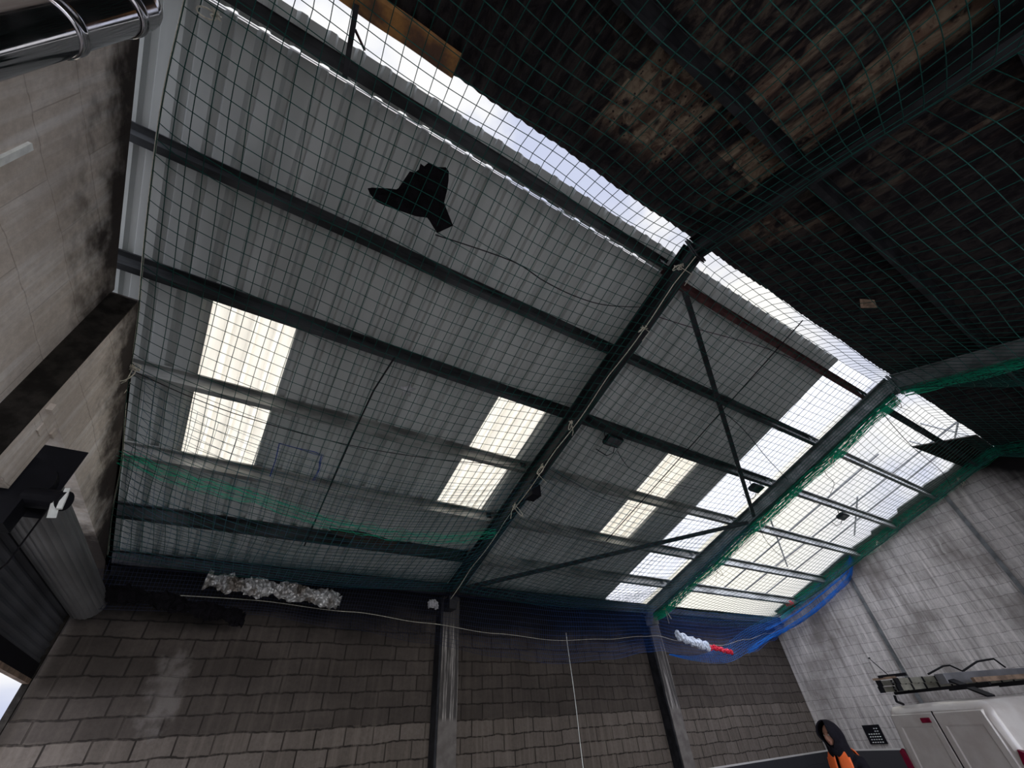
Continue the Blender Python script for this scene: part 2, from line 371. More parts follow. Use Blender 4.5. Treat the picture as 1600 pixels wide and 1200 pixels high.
# opposite slope, burnt; unseen part left off as an added opening for light
m=MB()
wave=lambda x: .008*math.sin(x*3)+.004*math.sin(x*11)
corr(m,-2.5,16.0,-3.4,.98,sheet_z,.146,.05,'sin',ends=(None,wave));corr(m,8.0,16.0,YF-.2,-3.4,sheet_z,.146,.05,'sin');struct(m,'ceiling_burnt_slope',M['burnt'])

# torn strip of sheet left along the right gable, dark torn sheet at the ridge end
m=MB();zs=lambda y:sheet_z(y)+.02
pts=[(16.1,1.2),(15.05,1.6),(15.2,2.0),(14.95,2.6),(15.2,2.9),(15.1,3.5),(15.35,3.6),(15.2,4.4),(15.4,4.5),(15.25,5.2),(15.4,6.3),(15.5,8.3),(16.1,8.4)]
vs=[(x,y,zs(y)) for x,y in pts];vs2=[(x,y,zs(y)+.03) for x,y in pts];n=len(pts)
m.add(vs+vs2,[tuple(range(n))[::-1],tuple(range(n,2*n))]+[(i,(i+1)%n,n+(i+1)%n,n+i) for i in range(n)])
tag(m.build('torn_sheet',simple('dirty_grey_sheet',(.34,.35,.33),.7,scale=6,bmp=.2)),'jagged grey strip of roof sheet left along the top of right gable','roof sheet')
m=MB();pts=[(12.8,1.93),(14.55,.99),(15.75,.99),(15.75,1.75)];vs=[(x,y,zs(y)) for x,y in pts];vs2=[(x,y,zs(y)+.03) for x,y in pts];n=4
m.add(vs+vs2,[tuple(range(n))[::-1],tuple(range(n,2*n))]+[(i,(i+1)%n,n+(i+1)%n,n+i) for i in range(n)])
tag(m.build('torn_sheet',M['darkend']),'black torn roof sheet at the ridge end above the right gable','roof sheet')

# rusty flashing at the ridge gap
m=MB();a=[];x=-2.3
while x<.26:
    a.append(x);x+=.16
ys=[(1.0+.004*math.sin(x*9)) for x in a]
vs=[];
for x,y in zip(a,ys): vs+=[(x,y,6.90),(x,y-.02,6.80),(x,y-.20,6.74),(x,y-.23,6.76)]
fs=[(4*i+j,4*i+j+1,4*i+5+j,4*i+4+j) for i in range(len(a)-1) for j in range(3)];m.add(vs,fs)
o=m.build('ridge_flashing',M['rust']);sm=o.modifiers.new('s','SOLIDIFY');sm.thickness=.012
tag(o,'rust-orange strip of flashing along the dark edge of the ridge gap','flashing')

# ------------------------------------------------------------------ steelwork
def ibeam(h,w,tf=.014,tw=.011):
    return [(-w/2,-h/2),(w/2,-h/2),(w/2,-h/2+tf),(tw/2,-h/2+tf),(tw/2,h/2-tf),(w/2,h/2-tf),(w/2,h/2),(-w/2,h/2),(-w/2,h/2-tf),(-tw/2,h/2-tf),(-tw/2,-h/2+tf),(-w/2,-h/2+tf)]
PB=.19                          # sheet to purlin bottom
def rafter(x,label,mat,h=.28):
    r=thing('steel_rafter',label,'rafter',(x,RY,sheet_z(RY)-PB-h))
    cz=-PB-h/2
    m=MB();m.prism(ibeam(h,.16),(x,8.45,sheet_z(8.45)+cz),(x,RY,sheet_z(RY)+cz));m.build('near_slope_beam',mat,r)
    m=MB();m.prism(ibeam(h,.16),(x,RY,sheet_z(RY)+cz),(x,YF,sheet_z(YF)+cz));m.build('far_slope_beam',mat,r)
    m=MB();zr=sheet_z(RY)
    for s in (-1,1): m.box(x-.08,x+.08,RY+s*.012-.008,RY+s*.012+.008,zr-PB-h-.1,zr-PB+.02)
    m.box(x-.006,x+.006,RY-.35,RY+.35,zr-PB-h-.09,zr-PB-h+.1)
    m.build('ridge_plate',mat,r)
    for y in (8.45,):
        m=MB();zz=sheet_z(y)-PB-h;m.box(x-.08,x+.08,8.1,8.38,zz-.12,zz+.1);m.build('haunch',mat,r)
    return r
rafter(F1,'black steel rafter nearest, rising to the knotted ropes at the ridge gap',M['steel'])
rafter(F2,'grey steel rafter farther right, draped with bundled teal netting',M['steelgrey'],.28)
# purlins
zprof=lambda: [(-.065,-.09),(.004,-.09),(.004,.088),(.065,.088),(.065,.07),(.07,.07),(.07,.094),(-.002,.094),(-.002,-.084),(-.06,-.084),(-.06,-.066),(-.065,-.066)]
ROWS=[('P1',1.50),('P2',2.70),('P3',3.90),('P4',5.12),('P5',6.38),('P6',7.50)]
ords=['first','second','third','fourth','fifth','sixth']
bays=[(-2.2,F1,'left bay'),(F1,F2,'middle bay'),(F2,15.75,'right bay open to the sky')]
nv=V((0,TP,1)).normalized()
for bi,(x0,x1,bn) in enumerate(bays):
    for ri,(nm,y) in enumerate(ROWS):
        if ri==0 and bi==0: y=1.38
        zc=sheet_z(y)-.10
        if bi==0: mt=M['purlin'] if ri in(0,1,2,5) else M['purlin2']
        elif bi==1: mt=M['steelred'] if ri==0 else (M['purlin'] if ri<2 else M['purlin2'])
        else: mt=M['purlin2'] if ri else M['purlin']
        if bi==1 and ri==2: mt=M['purlin']
        m=MB();m.prism(zprof(),(x0+.004,y,zc),(x1-.004,y,zc),nv)
        t=thing('roof_purlin','%s purlin down from the ridge gap in the %s'%(ords[ri],bn),'purlin',((x0+x1)/2,y,zc-.09),'purlins under the lit slope')
        m.build('section',mt,t)
        if bi==0 and ri==0:
            m=MB();m.prism([(-.006,-.012),(.006,-.012),(.006,.012),(-.006,.012)],(x0,y+.078,zc-.115),(x1-.15,y+.078,zc-.115),nv);tag(m.build('lower_lip',M['bright'],t),'pale strip painted as the lip highlight')  # sky glint along the lip, put into a pale strip
        for xe in ((x0+.12,x1-.12) if bi else (x1-.12,)):
            m=MB();m.box(xe-.05,xe+.05,y-.01,y-.002,zc-.1,zc+.08);m.build('cleat',M['steel'],t)
for bi,(x0,x1,bn) in enumerate(((-2.2,F1,'left bay'),(F1,F2,'middle bay'),(F2,15.75,'right bay'))):
    for ri,y in enumerate((-.30,-1.75,-3.2,-4.6,-6.0)):
        zc=sheet_z(y)-.10
        m=MB();m.prism(zprof(),(x0+.004,y,zc),(x1-.004,y,zc),V((0,-TP,1)).normalized())
        t=m.build('roof_purlin',M['steel']);tag(t,'%s black purlin beyond the ridge on the burnt slope, %s'%(ords[ri],bn),'purlin','purlins under the burnt slope')
# eaves beam and gutter on top of the back wall
m=MB();m.prism(ibeam(.2,.12),(-2.0,8.34,4.32),(XR,8.34,4.32));m.box(-2.0,XR,8.45,8.64,4.42,4.47)
tag(m.build('eaves_beam',M['steel']),'long black eaves beam running along the top of the back wall','beam')
# braces
def brace(p0,p1,label):
    m=MB();m.prism([(-.035,-.035),(.035,-.035),(.035,-.025),(-.025,-.025),(-.025,.035),(-.035,.035)],p0,p1);o=m.build('diagonal_brace',M['steel']);tag(o,label,'brace')
brace((3.86,1.42,6.28),(9.25,4.50,5.33),'black angle brace from the ridge knot down to the teal-draped rafter')
brace((9.3,4.72,5.26),(3.9,7.85,4.26),'black angle brace from the teal-draped rafter to the foot of nearest rafter')
# sag rods
def rod(pts,label,r=.009,mt='cable',name='sag_rod',cat='rod'):
    m=MB();m.tube(pts,r,5,caps=True);return tag(m.build(name,M[mt]),label,cat)
rod([(6.40,y,sheet_z(y)-PB-.02) for y in (1.0,2.6,4.2,6.3)],'thin straight rod crossing the purlins mid middle bay')
rod([(.80,3.78,5.70),(.72,4.3,5.50),(.70,5.1,5.25),(.70,6.4,4.86),(.70,7.45,4.52)],'thin dark rod crossing the lower purlins beside a pale scrap',.012)

# piers on the back wall
def pier(x0,x1,y0,label,top=4.2):
    t=thing('wall_pier',label,'pier',((x0+x1)/2,8.5,0))
    m=MB();m.box(x0,x1,y0,YB,1.14,top)
    m.build('shaft',M['pier'],t)
    m=MB();m.box(x0-.04,x0,y0+.02,YB,0,top);m.build('shaded_edge',M['steel'],t)  # dark strip paints the shaded left face of the pier
    m=MB();m.box(x0-.005,x1+.005,y0-.008,YB,0,1.14);m.build('base',M['dado'],t)
def pierm():
    m,nt,b,_=newmat('streaked_pier_render');p=pos(nt,(14,14,.4));s=noise(nt,p,1.6,5,.7,.5,.68)
    o=xyz(nt);z=o['Z']
    base=mix(nt,noise(nt,pos(nt),5,4),(.10,.088,.08),(.15,.135,.125));up=maprange(nt,z,2.2,2.3);zt=maprange(nt,z,3.4,3.8,1,.1)
    c=mix(nt,math_(nt,'MULTIPLY',math_(nt,'MULTIPLY',s,up),zt),mix(nt,up,base,(.05,.045,.042)),(.42,.39,.36))
    nt.links.new(c,b.inputs['Base Color']);b.inputs['Roughness'].default_value=.9;return m
M['pier']=pierm();M['dado']=simple('dado_dark_paint',(.03,.03,.034),.8,bmp=0)
pier(3.62,3.97,8.38,'dark rendered pier with pale streaks under the nearest rafter')
pier(9.42,9.78,8.38,'greyer rendered pier farther right under the teal-draped rafter')
# dark recessed joints in the right gable
for y,lab,z1,w in ((5.72,'dark vertical steel joint nearer the back wall corner',5.25,.10),(2.5,'dark vertical steel joint under the ridge end',6.2,.12)):
    m=MB();m.prism(ibeam(w,.09,.01,.01),(XR-.03,y,0),(XR-.03,y,z1),(1,0,0));tag(m.build('gable_post',M['steelgrey']),lab+' of the right gable','post')
# pale drip line on the back wall
m=MB();pts=[(6.86+.008*math.sin(z*3.1),8.642,z) for z in [1.2+i*.12 for i in range(22)]]
m.tube(pts,.009,4,caps=True)
tag(m.build('white_rope',M['white']),'thin white cord hanging down the back wall between the two piers','cord')

# vent on right gable
t=thing('wall_vent','small black grille with pale slots low on the right gable','vent',(XR-.02,7.2,1.42))
m=MB();m.box(XR-.03,XR-.001,6.98,7.40,1.24,1.63);m.build('frame',M['black'],t)
for r in range(6):
    for c_ in range(5):
        if r>3 and c_>1: continue
        y=7.05+c_*.06;z=1.27+r*.055;m=MB();m.box(XR-.034,XR-.03,y,y+.035,z,z+.018);m.build('slot',M['white'],t)

# ------------------------------------------------------------------ left wall fittings
t=thing('stainless_flue','shiny stainless steel flue pipe rising up the left wall','flue',(-1.5,1.28,0))
R=.115;cx,cy=-1.5,1.26
m=MB();m.lathe([(R,0),(R,4.50)],(cx,cy,0),n=40);m.lathe([(R-.003,4.5),(R-.003,5.18)],(cx,cy,0),n=40);m.build('pipe',M['chrome'],t,True)
for z in (4.50,5.02,3.5,2.5):
    m=MB();m.lathe([(R,-.035),(R+.008,-.03),(R+.008,-.018),(R+.003,-.012),(R+.003,.012),(R+.008,.018),(R+.008,.03),(R,.035)],(cx,cy,z),n=40);m.build('joint_band',M['chrome'],t,True)
m=MB();pts=[(cx-.17*(1-math.cos(a)),cy,5.16+.17*math.sin(a)) for a in [i*math.pi/16 for i in range(9)]]+[(XL-.05,cy,5.33)]
m.tube(pts,R-.003,32);tag(m.build('elbow',M['rustchrome'] if 'rustchrome' in M else M['chrome'],t,True),'elbow turning into the wall')
m=MB();m.box(XL-.005,XL+.02,2.20,2.245,3.3,4.87);o=m.build('cable_trunking',M['white']);tag(o,'short white plastic trunking fixed upright on the left wall','trunking')

# roller shutter
DY0,DY1=4.55,8.42
t=thing('roller_shutter','grey roller shutter half lowered in the left gable doorway','shutter',(-1.93,6.5,0))
m=MB();n=132;prof=[]
for i in range(n):
    a=2*math.pi*i/n;r=.195+.006*abs(math.sin(11*a));prof.append((r*math.cos(a),r*math.sin(a)))
m.prism(prof,(-1.745,DY0,3.72),(-1.745,DY1,3.72));m.build('drum',M['shutter'],t)
m=MB();z=3.72;vs=[];k=0
zz=[3.72-i*.0225 for i in range(int((3.72-2.96)/.0225))]
for i,z in enumerate(zz):
    dx=(0,.014,.018,.006)[i%4];vs+=[(-1.93+dx,DY0-.1,z),(-1.93+dx,DY1+.15,z)]
m.add(vs,[(2*i,2*i+1,2*i+3,2*i+2) for i in range(len(zz)-1)]);m.build('curtain',M['shutterd'],t)
m=MB();m.box(-1.95,-1.90,DY0-.1,DY1+.15,2.87,3.03);m.build('bottom_rail',M['black'],t)
m=MB();m.box(-1.955,-1.895,DY0-.1,DY1+.15,2.82,2.87);tag(m.build('bottom_seal',M['wood'],t),'brownish bottom edge')
m=MB();m.box(XL-.02,XL+.05,8.52,8.57,0,3.72);m.build('guide_rail',M['darkend'],t)
m=MB();m.box(XL-.02,XL+.10,4.40,4.50,0,3.5);m.build('guide_rail',M['shutter'],t)
m=MB();m.box(XL+.0,-1.50,4.50,4.512,3.46,4.06);m.build('end_plate',M['black'],t)
m=MB();m.lathe([(.0,0),(.19,0),(.19,.1),(0,.1)],(-1.72,4.40,3.70),(0,1,0),n=28);m.lathe([(0,0),(.075,0),(.075,.26),(0,.26)],(-1.62,4.42,3.58),(1,-.35,-.1),n=20);m.box(-1.85,-1.6,4.3,4.5,3.33,3.52);m.build('motor',M['black'],t)
m=MB();m.bar((-1.40,4.30,3.64),(-1.37,4.30,3.48),.03,.03);m.bar((-1.42,4.3,3.55),(-1.39,4.34,3.42),.02,.05);m.build('motor_bracket',M['white'],t)
m=MB();m.tube([(-1.45,4.36,3.5),(-1.6,4.8,3.2),(-1.8,5.2,3.1),(-1.88,5.6,2.8)],.006,4);m.build('pull_chain',M['cable'],t)
# broken masonry near the plate
m=MB()
for i in range(9):
    a=random.random;x,y,z=-1.80+a()*.08,4.0+a()*.35,4.0+a()*.16;s=.02+a()*.035;m.box(x-s,x+s,y-s,y+s*1.4,z-s,z+s)
tag(m.build('broken_masonry',M['left']),'crumbled block rubble clinging at the corner above the black plate','rubble',kind='stuff')

# ------------------------------------------------------------------ nets
rb=lambda Y: 6.71-TP*Y if Y>=RY else 6.71-TP*RY-TP*(RY-Y)
def rnd_field(seed):
    r=random.Random(seed);ks=[(r.uniform(.5,2.2),r.uniform(.5,2.2),r.uniform(0,6.3),r.uniform(.3,1)) for _ in range(7)]
    return lambda x,y: sum(a*math.sin(kx*x+ky*y+p) for kx,ky,p,a in ks)/4
def net_surface(x0,x1,sn,sf,seed,drop=0,edge=0,rise=0):
    fz=rnd_field(seed);fx=rnd_field(seed+50);fy=rnd_field(seed+90)
    def f(u,Y):
        s=sn if Y>RY else sn+(sf-sn)*min(1,(RY-Y)/1.6)
        s*=max(.3,min(1,(8.3-Y)/1.8))
        w=4*u*(1-u);X=x0+(x1-x0)*u
        ex=.8-.35*max(0,min(1,(RY-Y)/1.0)) if sf>1.05 else .8
        z=rb(Y)-s*(w**ex if w>0 else 0)-drop+.06*fz(X,Y)*w**.5+edge*(1-u)+rise*u**4
        return V((X+.05*fx(X*1.8,Y*1.8),Y+.05*fy(X*1.8,Y*1.8),z))
    return f
def net_mesh(f,x0,x1,y0,y1,sp,r,step=1):
    m=MB();nu=int((x1-x0)/sp);L=math.hypot(1,TP);nv_=int((y1-y0)*L/sp)
    G=[[f(i/nu,y1+(y0-y1)*j/nv_) for j in range(nv_+1)] for i in range(nu+1)]
    for i in range(nu+1): m.tube(G[i],r,3)
    for j in range(nv_+1): m.tube([G[i][j] for i in range(nu+1)],r,3)
    return m,G
def knot(parent,p,seed,big=1.0,label=None):
    r=random.Random(seed);p=V(p);m=MB()
    for k in range(3):
        pts=[p+V((r.uniform(-.04,.04),r.uniform(-.04,.04),r.uniform(-.03,.05)))*big for _ in range(6)];m.tube(pts,.006,4)
    a0=r.uniform(0,6);L=.10*big
    pts=[p+V((math.cos(a0)*L*(1-math.cos(t))*.9+math.sin(a0)*L*.45*math.sin(t),.3*L*math.sin(t),-L*(1-math.cos(t))*.9)) for t in [i*2*math.pi/12 for i in range(13)]];m.tube(pts,.006,5)
    m.tube([p,p+V((r.uniform(-.1,.1),r.uniform(-.05,.1),-.12))*big,p+V((r.uniform(-.12,.12),r.uniform(-.05,.1),-.25))*big],.005,4)
    return m.build('tie_cord',M['rope'],parent)
def bundle(m,pts,width,n,wob,r,seed,vert=.5):
    rr=random.Random(seed);P=[V(p) for p in pts];D=[]
    for a,b in zip(P[:-1],P[1:]):
        k=max(2,int((b-a).length/.09));D+=[a.lerp(b,i/k) for i in range(k)]
    D.append(P[-1])
    for s in range(n):
        ph=rr.uniform(0,6.3);fq=rr.uniform(2,7);off=rr.uniform(-.5,.5)*width;oz=rr.uniform(-.5,.5)*width*vert;q=[]
        for i,p in enumerate(D):
            d=(D[min(i+1,len(D)-1)]-D[max(i-1,0)]).normalized();sd=d.cross(V((0,0,1))).normalized()
            w=wob*math.sin(fq*i*.25+ph)
            q.append(p+sd*(off+w+rr.uniform(-1,1)*wob*.35)+V((0,0,oz+wob*.6*math.cos(fq*i*.21+ph))))
        m.tube(q,r,3)
ZN=.0040
# left bay net
fA=net_surface(-1.72,F1-.02,.40,.55,3,edge=.0)
tA=thing('safety_net','green mesh safety net slung under the left bay and its ridge gap','safety net',(1,2.5,5.7))
mA,GA=net_mesh(fA,-1.72,F1,-3.4,7.85,.128,ZN);mA.build('netting',M['netdark'],tA)
m=MB();m.tube([p+V((-.01,0,.02)) for p in GA[0]],.009,5);m.build('border_rope',M['rope'],tA)
for i,p in enumerate([(3.52,1.20,6.30),(3.62,2.03,6.02),(3.55,3.69,5.50),(3.60,4.60,5.22),(3.58,5.48,4.92),(-1.70,4.72,5.20),(-1.76,4.98,5.12)]): knot(tA,p,i,1.25 if i in (0,5,6) else .9)
m=MB();m.tube([(-1.72,4.72,5.2),(-1.78,4.78,5.15),(-1.86,4.9,5.10),(-1.88,5.0,5.02),(-1.82,5.05,5.0),(-1.86,5.12,4.92),(-1.93,5.15,4.85)],.008,5);m.build('rope_tail',M['rope'],tA)
m=MB();m.tube([(-1.76,4.97,5.1),(-1.78,5.3,4.98),(-1.80,5.7,4.84),(-1.84,6.1,4.74)],.008,5);m.build('rope_tail',M['rope'],tA)
m=MB();m.tube([V((F1-.10,y,rb(y)-.03-.05*abs(math.sin(y*2.2)))) for y in [8.0-i*.2 for i in range(36)]],.006,5);m.build('border_rope',M['rope'],tA)
# second, bluish net layer in the lower left bay with its bunched hem
fB=net_surface(-1.60,F1+.03,.62,.6,11,.02)
tB=thing('debris_net','blue-green netting doubled under the lower purlins of the left bay','debris net',(1,6.5,4.4))
mB,GB=net_mesh(fB,-1.72,F1,4.75,7.7,.118,.0026);mB.build('netting',M['netblue'],tB)
m=MB();bundle(m,[(-1.76,6.05,4.80),(-.91,5.99,4.60),(-.18,5.88,4.50),(.66,6.02,4.38),(1.6,6.12,4.37),(2.69,6.22,4.47),(3.6,6.2,4.70)],.30,16,.035,.0028,5);m.build('bunched_hem',M['net'],tB)
m=MB();bundle(m,[(-.12,4.93,4.80),(.1,4.9,4.78),(.39,4.93,4.77),(.42,5.15,4.70),(.40,5.36,4.62)],.03,3,.01,.004,8);m.tube([(-.12,4.93,4.80),(-.1,5.2,4.71),(-.1,5.45,4.62)],.006,4);tag(m.build('patch_seam',M['bluedark'],tB),'dark blue seam of a patch')
m=None
knot(tA,(-1.48,1.42,6.2),99,.8)
# middle bay net
fC=net_surface(F1+.03,F2+.04,.34,1.25,21)
tC=thing('safety_net','green safety net slung under the middle bay, bundled along the far rafter','safety net',(6.5,2.5,5.6))
mC,GC=net_mesh(fC,F1,F2,-4.6,7.9,.128,ZN);mC.build('netting',M['netdark'],tC)
m=MB()
bundle(m,[(F2+.04,y,rb(y)-.02-.06*abs(math.sin(y*1.9))) for y in [8.1-i*.25 for i in range(29)]],.24,60,.02,.0036,31,.7)
bundle(m,[(F2+.04,y,rb(y)-.04) for y in [RY-i*.4 for i in range(17)]],.22,44,.02,.0036,32,.8)
m.build('bundled_edge',M['net'],tC)
# folded netting wrapped over the rafter
m=MB();ny=int(7.2/.05)
for j in range(ny):
    y=8.15-j*.05;z=rb(y);q=[V((F2-.12-.03*math.sin(j*.35),y,z+.22)),V((F2-.13,y+.01,z+.10)),V((F2-.11,y+.02,z-.03)),V((F2+.03,y+.02,z-.07)),V((F2+.14,y,z-.0))]
    m.tube(q,.0028,3)
for k in range(9):
    t_=k/8;m.tube([V((F2-.125+.26*max(0,(t_-.6)/.4),y,rb(y)+.22-.28*min(1,t_/.6))) for y in [8.15-i*.2 for i in range(37)]],.0028,3)
tag(m.build('folded_layer',M['netdark'],tC),'fine mesh folded over the rafter')
for i,p in enumerate([(9.42,1.15,6.32),(9.44,2.6,5.85),(9.44,4.45,5.25),(9.44,6.0,4.75),(9.44,7.75,4.20)]): knot(tC,p,40+i,1.3)
# blue-tinted second layer in the lower middle bay
fD=net_surface(F1+.05,F2,.52,.5,27,.03)
tD=thing('debris_net','blue-grey second netting layer under the lower middle bay','debris net',(6.5,6.5,4.6))
mD,GD=net_mesh(fD,F1,F2,4.55,7.8,.118,.0026);mD.build('netting',M['netblue'],tD)
m=MB();bundle(m,[(F2-.05,4.7,5.1),(F2-.12,5.4,4.88),(F2-.15,6.2,4.6),(F2-.1,7.0,4.42),(F2-.05,7.7,4.22)],.28,18,.03,.0034,37,1);m.build('bunched_edge',M['netteal'] if 'netteal' in M else M['netblue'],tD)
# right bay net
fE=net_surface(F2+.08,15.62,.38,.95,41,rise=.40)
tE=thing('safety_net','green safety net slung under the open right bay beside the right gable','safety net',(12.5,2.5,5.6))
mE,GE=net_mesh(fE,F2,15.62,-6.2,8.1,.128,ZN);mE.build('netting',M['netdark'],tE)
m=MB()
hem=lambda y:(15.58,y,rb(y)+.40-.04*abs(math.sin(y*1.7)))
bundle(m,[hem(8.2-i*.25) for i in range(30)],.2,34,.03,.0042,51,1.2);bundle(m,[hem(1.0-i*.4) for i in range(15)],.22,26,.03,.0042,52,1.2);m.build('bundled_edge',M['net'],tE)
knot(tE,(15.5,4.5,5.6),61);knot(tE,(15.5,2.0,6.42),62)

# blue debris curtain hanging at the eaves
def curtain():
    m=MB();md=MB();tops=[];bots=[]
    ks=[(-1.80,3.62),(.27,3.66),(1.8,3.52),(3.2,3.35),(4.8,3.16),(6.18,3.06),(7.7,3.16),(9.0,3.32),(9.5,3.36),(10.3,3.22),(11.9,3.14),(13.3,3.40),(14.6,3.72),(15.45,4.02)]
    def zb(x):
        for (a,za),(b,zb_) in zip(ks[:-1],ks[1:]):
            if x<=b: t=(x-a)/(b-a);t=t*t*(3-2*t);return za+(zb_-za)*t
        return ks[-1][1]
    cols=[];x=-1.8
    n=int((15.45+1.8)/.05)
    fl=rnd_field(77)
    for i in range(n+1):
        x=-1.8+(15.45+1.8)*i/n;zt=4.28 if x<F2 else 4.28+.03*math.sin(x);b=zb(x);c=[]
        k=14
        for j in range(k+1):
            t=j/k;y=7.95+.38*math.sin(min(1,t*1.25)*math.pi/2)-.20*max(0,t-.75)*4*.5
            bel=.10*math.sin(t*math.pi)*fl(x*1.2,t*2)
            c.append(V((x,y+bel*.5,zt+(b-zt)*(t**1.0)+bel*.3)))
        cols.append(c)
    return cols
cols=curtain();k=len(cols[0])
tF=thing('debris_netting','fine blue netting hanging like a curtain along the back wall eaves','debris net',(7,8.4,3.2))
m=MB()
for c in cols: m.tube(c,.0026,3)
for j in range(k): m.tube([c[j] for c in cols],.0026,3)
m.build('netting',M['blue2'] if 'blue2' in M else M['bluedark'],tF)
m=MB();m.tube([c[9]+V((0,-.02,0)) for c in cols],.0045,5);m.build('hem_rope',M['rope'],tF)
# the brighter end sweeping up the right gable
tG=thing('debris_netting','bright blue netting gathered and sweeping up onto the right gable','debris net',(15,7,4.4))
m=MB();rows=[]
A=[V((9.8,8.3,3.28)),V((10.8,8.3,3.16)),V((12.0,8.3,3.14)),V((13.2,8.3,3.42)),V((14.4,8.25,3.78)),V((15.3,8.1,4.02)),V((15.5,7.3,4.28)),V((15.5,6.37,4.63)),V((15.5,5.64,4.98)),V((15.45,5.33,5.42))]
B=[V((9.8,8.3,3.30)),V((10.8,8.3,3.28)),V((12.0,8.3,3.50)),V((13.2,8.3,3.90)),V((14.4,8.25,4.25)),V((15.3,8.1,4.48)),V((15.5,7.3,4.78)),V((15.52,6.5,5.02)),V((15.52,5.8,5.22)),V((15.45,5.35,5.44))]
def samp(P,t):
    s=t*(len(P)-1);i=min(int(s),len(P)-2);f=s-i
    p0=P[max(i-1,0)];p1=P[i];p2=P[i+1];p3=P[min(i+2,len(P)-1)]
    return .5*((2*p1)+(p2-p0)*f+(2*p0-5*p1+4*p2-p3)*f*f+(3*p1-p0-3*p2+p3)*f*f*f)
nn=120;kk=9;fl=rnd_field(13)
G=[[samp(A,i/nn).lerp(samp(B,i/nn),j/kk)+V((-.04,0,0))*fl(i*.2,j*.4) for j in range(kk+1)] for i in range(nn+1)]
for g in G: m.tube(g,.003,3)
for j in range(kk+1): m.tube([g[j] for g in G],.003,3)
m.build('netting',M['blue'],tG)
m=MB();bundle(m,[samp(A,i/30) for i in range(10,31)],.10,24,.02,.004,71,1.3);bundle(m,[samp(A,i/20).lerp(samp(B,i/20),.45) for i in range(9,21)],.05,10,.015,.004,72,1);m.build('gathered_hem',M['blue'],tG)

# ------------------------------------------------------------------ debris lying in the nets
def flat_piece(name,pts,mt,label,cat,th=.012,crumple=.015,seed=1):
    r=random.Random(seed);n=len(pts);c=sum((V(p) for p in pts),V((0,0,0)))/n
    vs=[];
    for p in pts: vs.append(V(p)+V((0,0,r.uniform(-1,1)*crumple)))
    ins=[c.lerp(V(p),.55)+V((0,0,r.uniform(-1,2)*crumple)) for p in pts]
    m=MB();m.add(vs+ins+[c],[(i,(i+1)%n,n+(i+1)%n,n+i) for i in range(n)]+[(n+i,n+(i+1)%n,2*n) for i in range(n)])
    o=m.build(name,mt);s=o.modifiers.new('s','SOLIDIFY');s.thickness=th;return tag(o,label,cat)
E0=[(-0.11,1.92,5.77),(-0.08,1.9,5.77),(-0.05,1.94,5.76),(-0.01,1.93,5.76),(0.03,1.88,5.77),(0.06,1.84,5.78),(0.1,1.83,5.78),(0.13,1.8,5.79),(0.17,1.62,5.84),(0.21,1.61,5.84),(0.24,1.57,5.85),(0.23,1.52,5.86),(0.27,1.53,5.86),(0.29,1.48,5.87),(0.37,1.48,5.87),(0.44,1.44,5.88),(0.48,1.46,5.87),(0.51,1.53,5.84),(0.53,1.6,5.82),(0.55,1.71,5.78),(0.71,1.85,5.73),(0.6,1.97,5.7),(0.55,1.94,5.71),(0.46,1.9,5.73),(0.36,1.93,5.72),(0.24,1.95,5.73),(0.07,1.99,5.73),(0.0,1.99,5.74),(-0.08,1.96,5.76)]
flat_piece('charred_felt',[(x,y,z+.03) for x,y,z in E0],M['char'],'large ragged black piece of charred felt lying in the left net','debris',seed=3)
flat_piece('paper_scrap',[(.90,3.68,5.17),(.97,3.69,5.18),(.99,3.61,5.19),(1.03,3.66,5.18),(1.09,3.65,5.18),(1.05,3.71,5.15),(1.07,3.79,5.14),(1.01,3.76,5.15),(.97,3.80,5.13),(.96,3.74,5.15)],M['paper'],'small pale star-shaped scrap lying in the left net','debris',.006)
flat_piece('board_fragment',[(.84,6.14,4.37),(1.25,6.14,4.36),(1.6,6.22,4.36),(1.88,6.30,4.36),(1.83,6.42,4.32),(1.3,6.32,4.31),(.92,6.25,4.33)],M['brown'],'long brown broken board caught in the bunched teal hem','debris',.03,.02)
flat_piece('board_fragment',[(6.5,.3,6.5),(6.75,.2,6.5),(6.95,.25,6.5),(6.7,.38,6.5)],M['wood'],'tiny tan board fragment lying in the net under the burnt slope','debris',.01)
# crumpled foil insulation and black sheet by the back wall
def crumple_strip(name,path,w,mt,label,cat,seed,amp=.06):
    m=MB();r=random.Random(seed);P=[V(p) for p in path];rows=[];n=60
    for i in range(n+1):
        c=samp(P,i/n);ww=w*(.45+.55*abs(math.sin(i*.23+seed))+.25*r.random());row=[]
        for j in range(12):
            a=2*math.pi*j/12;row.append(c+V((r.uniform(-1,1)*.03,math.cos(a)*ww*.6+r.uniform(-1,1)*amp*.4,math.sin(a)*ww+r.uniform(-1,1)*amp*.5)))
        rows.append(row)
    vs=[p for row in rows for p in row];fs=[(i*12+j,i*12+(j+1)%12,(i+1)*12+(j+1)%12,(i+1)*12+j) for i in range(n) for j in range(12)]
    fs+=[tuple(range(12))[::-1],tuple(range(n*12,n*12+12))];m.add(vs,fs);return tag(m.build(name,mt),label,cat)
crumple_strip('foil_insulation',[(-.46,7.95,4.03),(-.2,7.95,4.0),(.2,7.95,3.98),(.6,7.95,3.96),(1.1,7.95,3.92),(1.52,7.95,3.86)],.12,M['foil'],'crumpled silver foil insulation lying on the net by the back wall','insulation',2)
crumple_strip('black_sheeting',[(-1.6,8.1,3.8),(-1.1,8.15,3.78),(-.5,8.15,3.68),(0,8.15,3.62),(.2,8.15,3.55)],.10,M['char'],'crumpled black plastic sheeting hanging low left of the foil','sheeting',6)
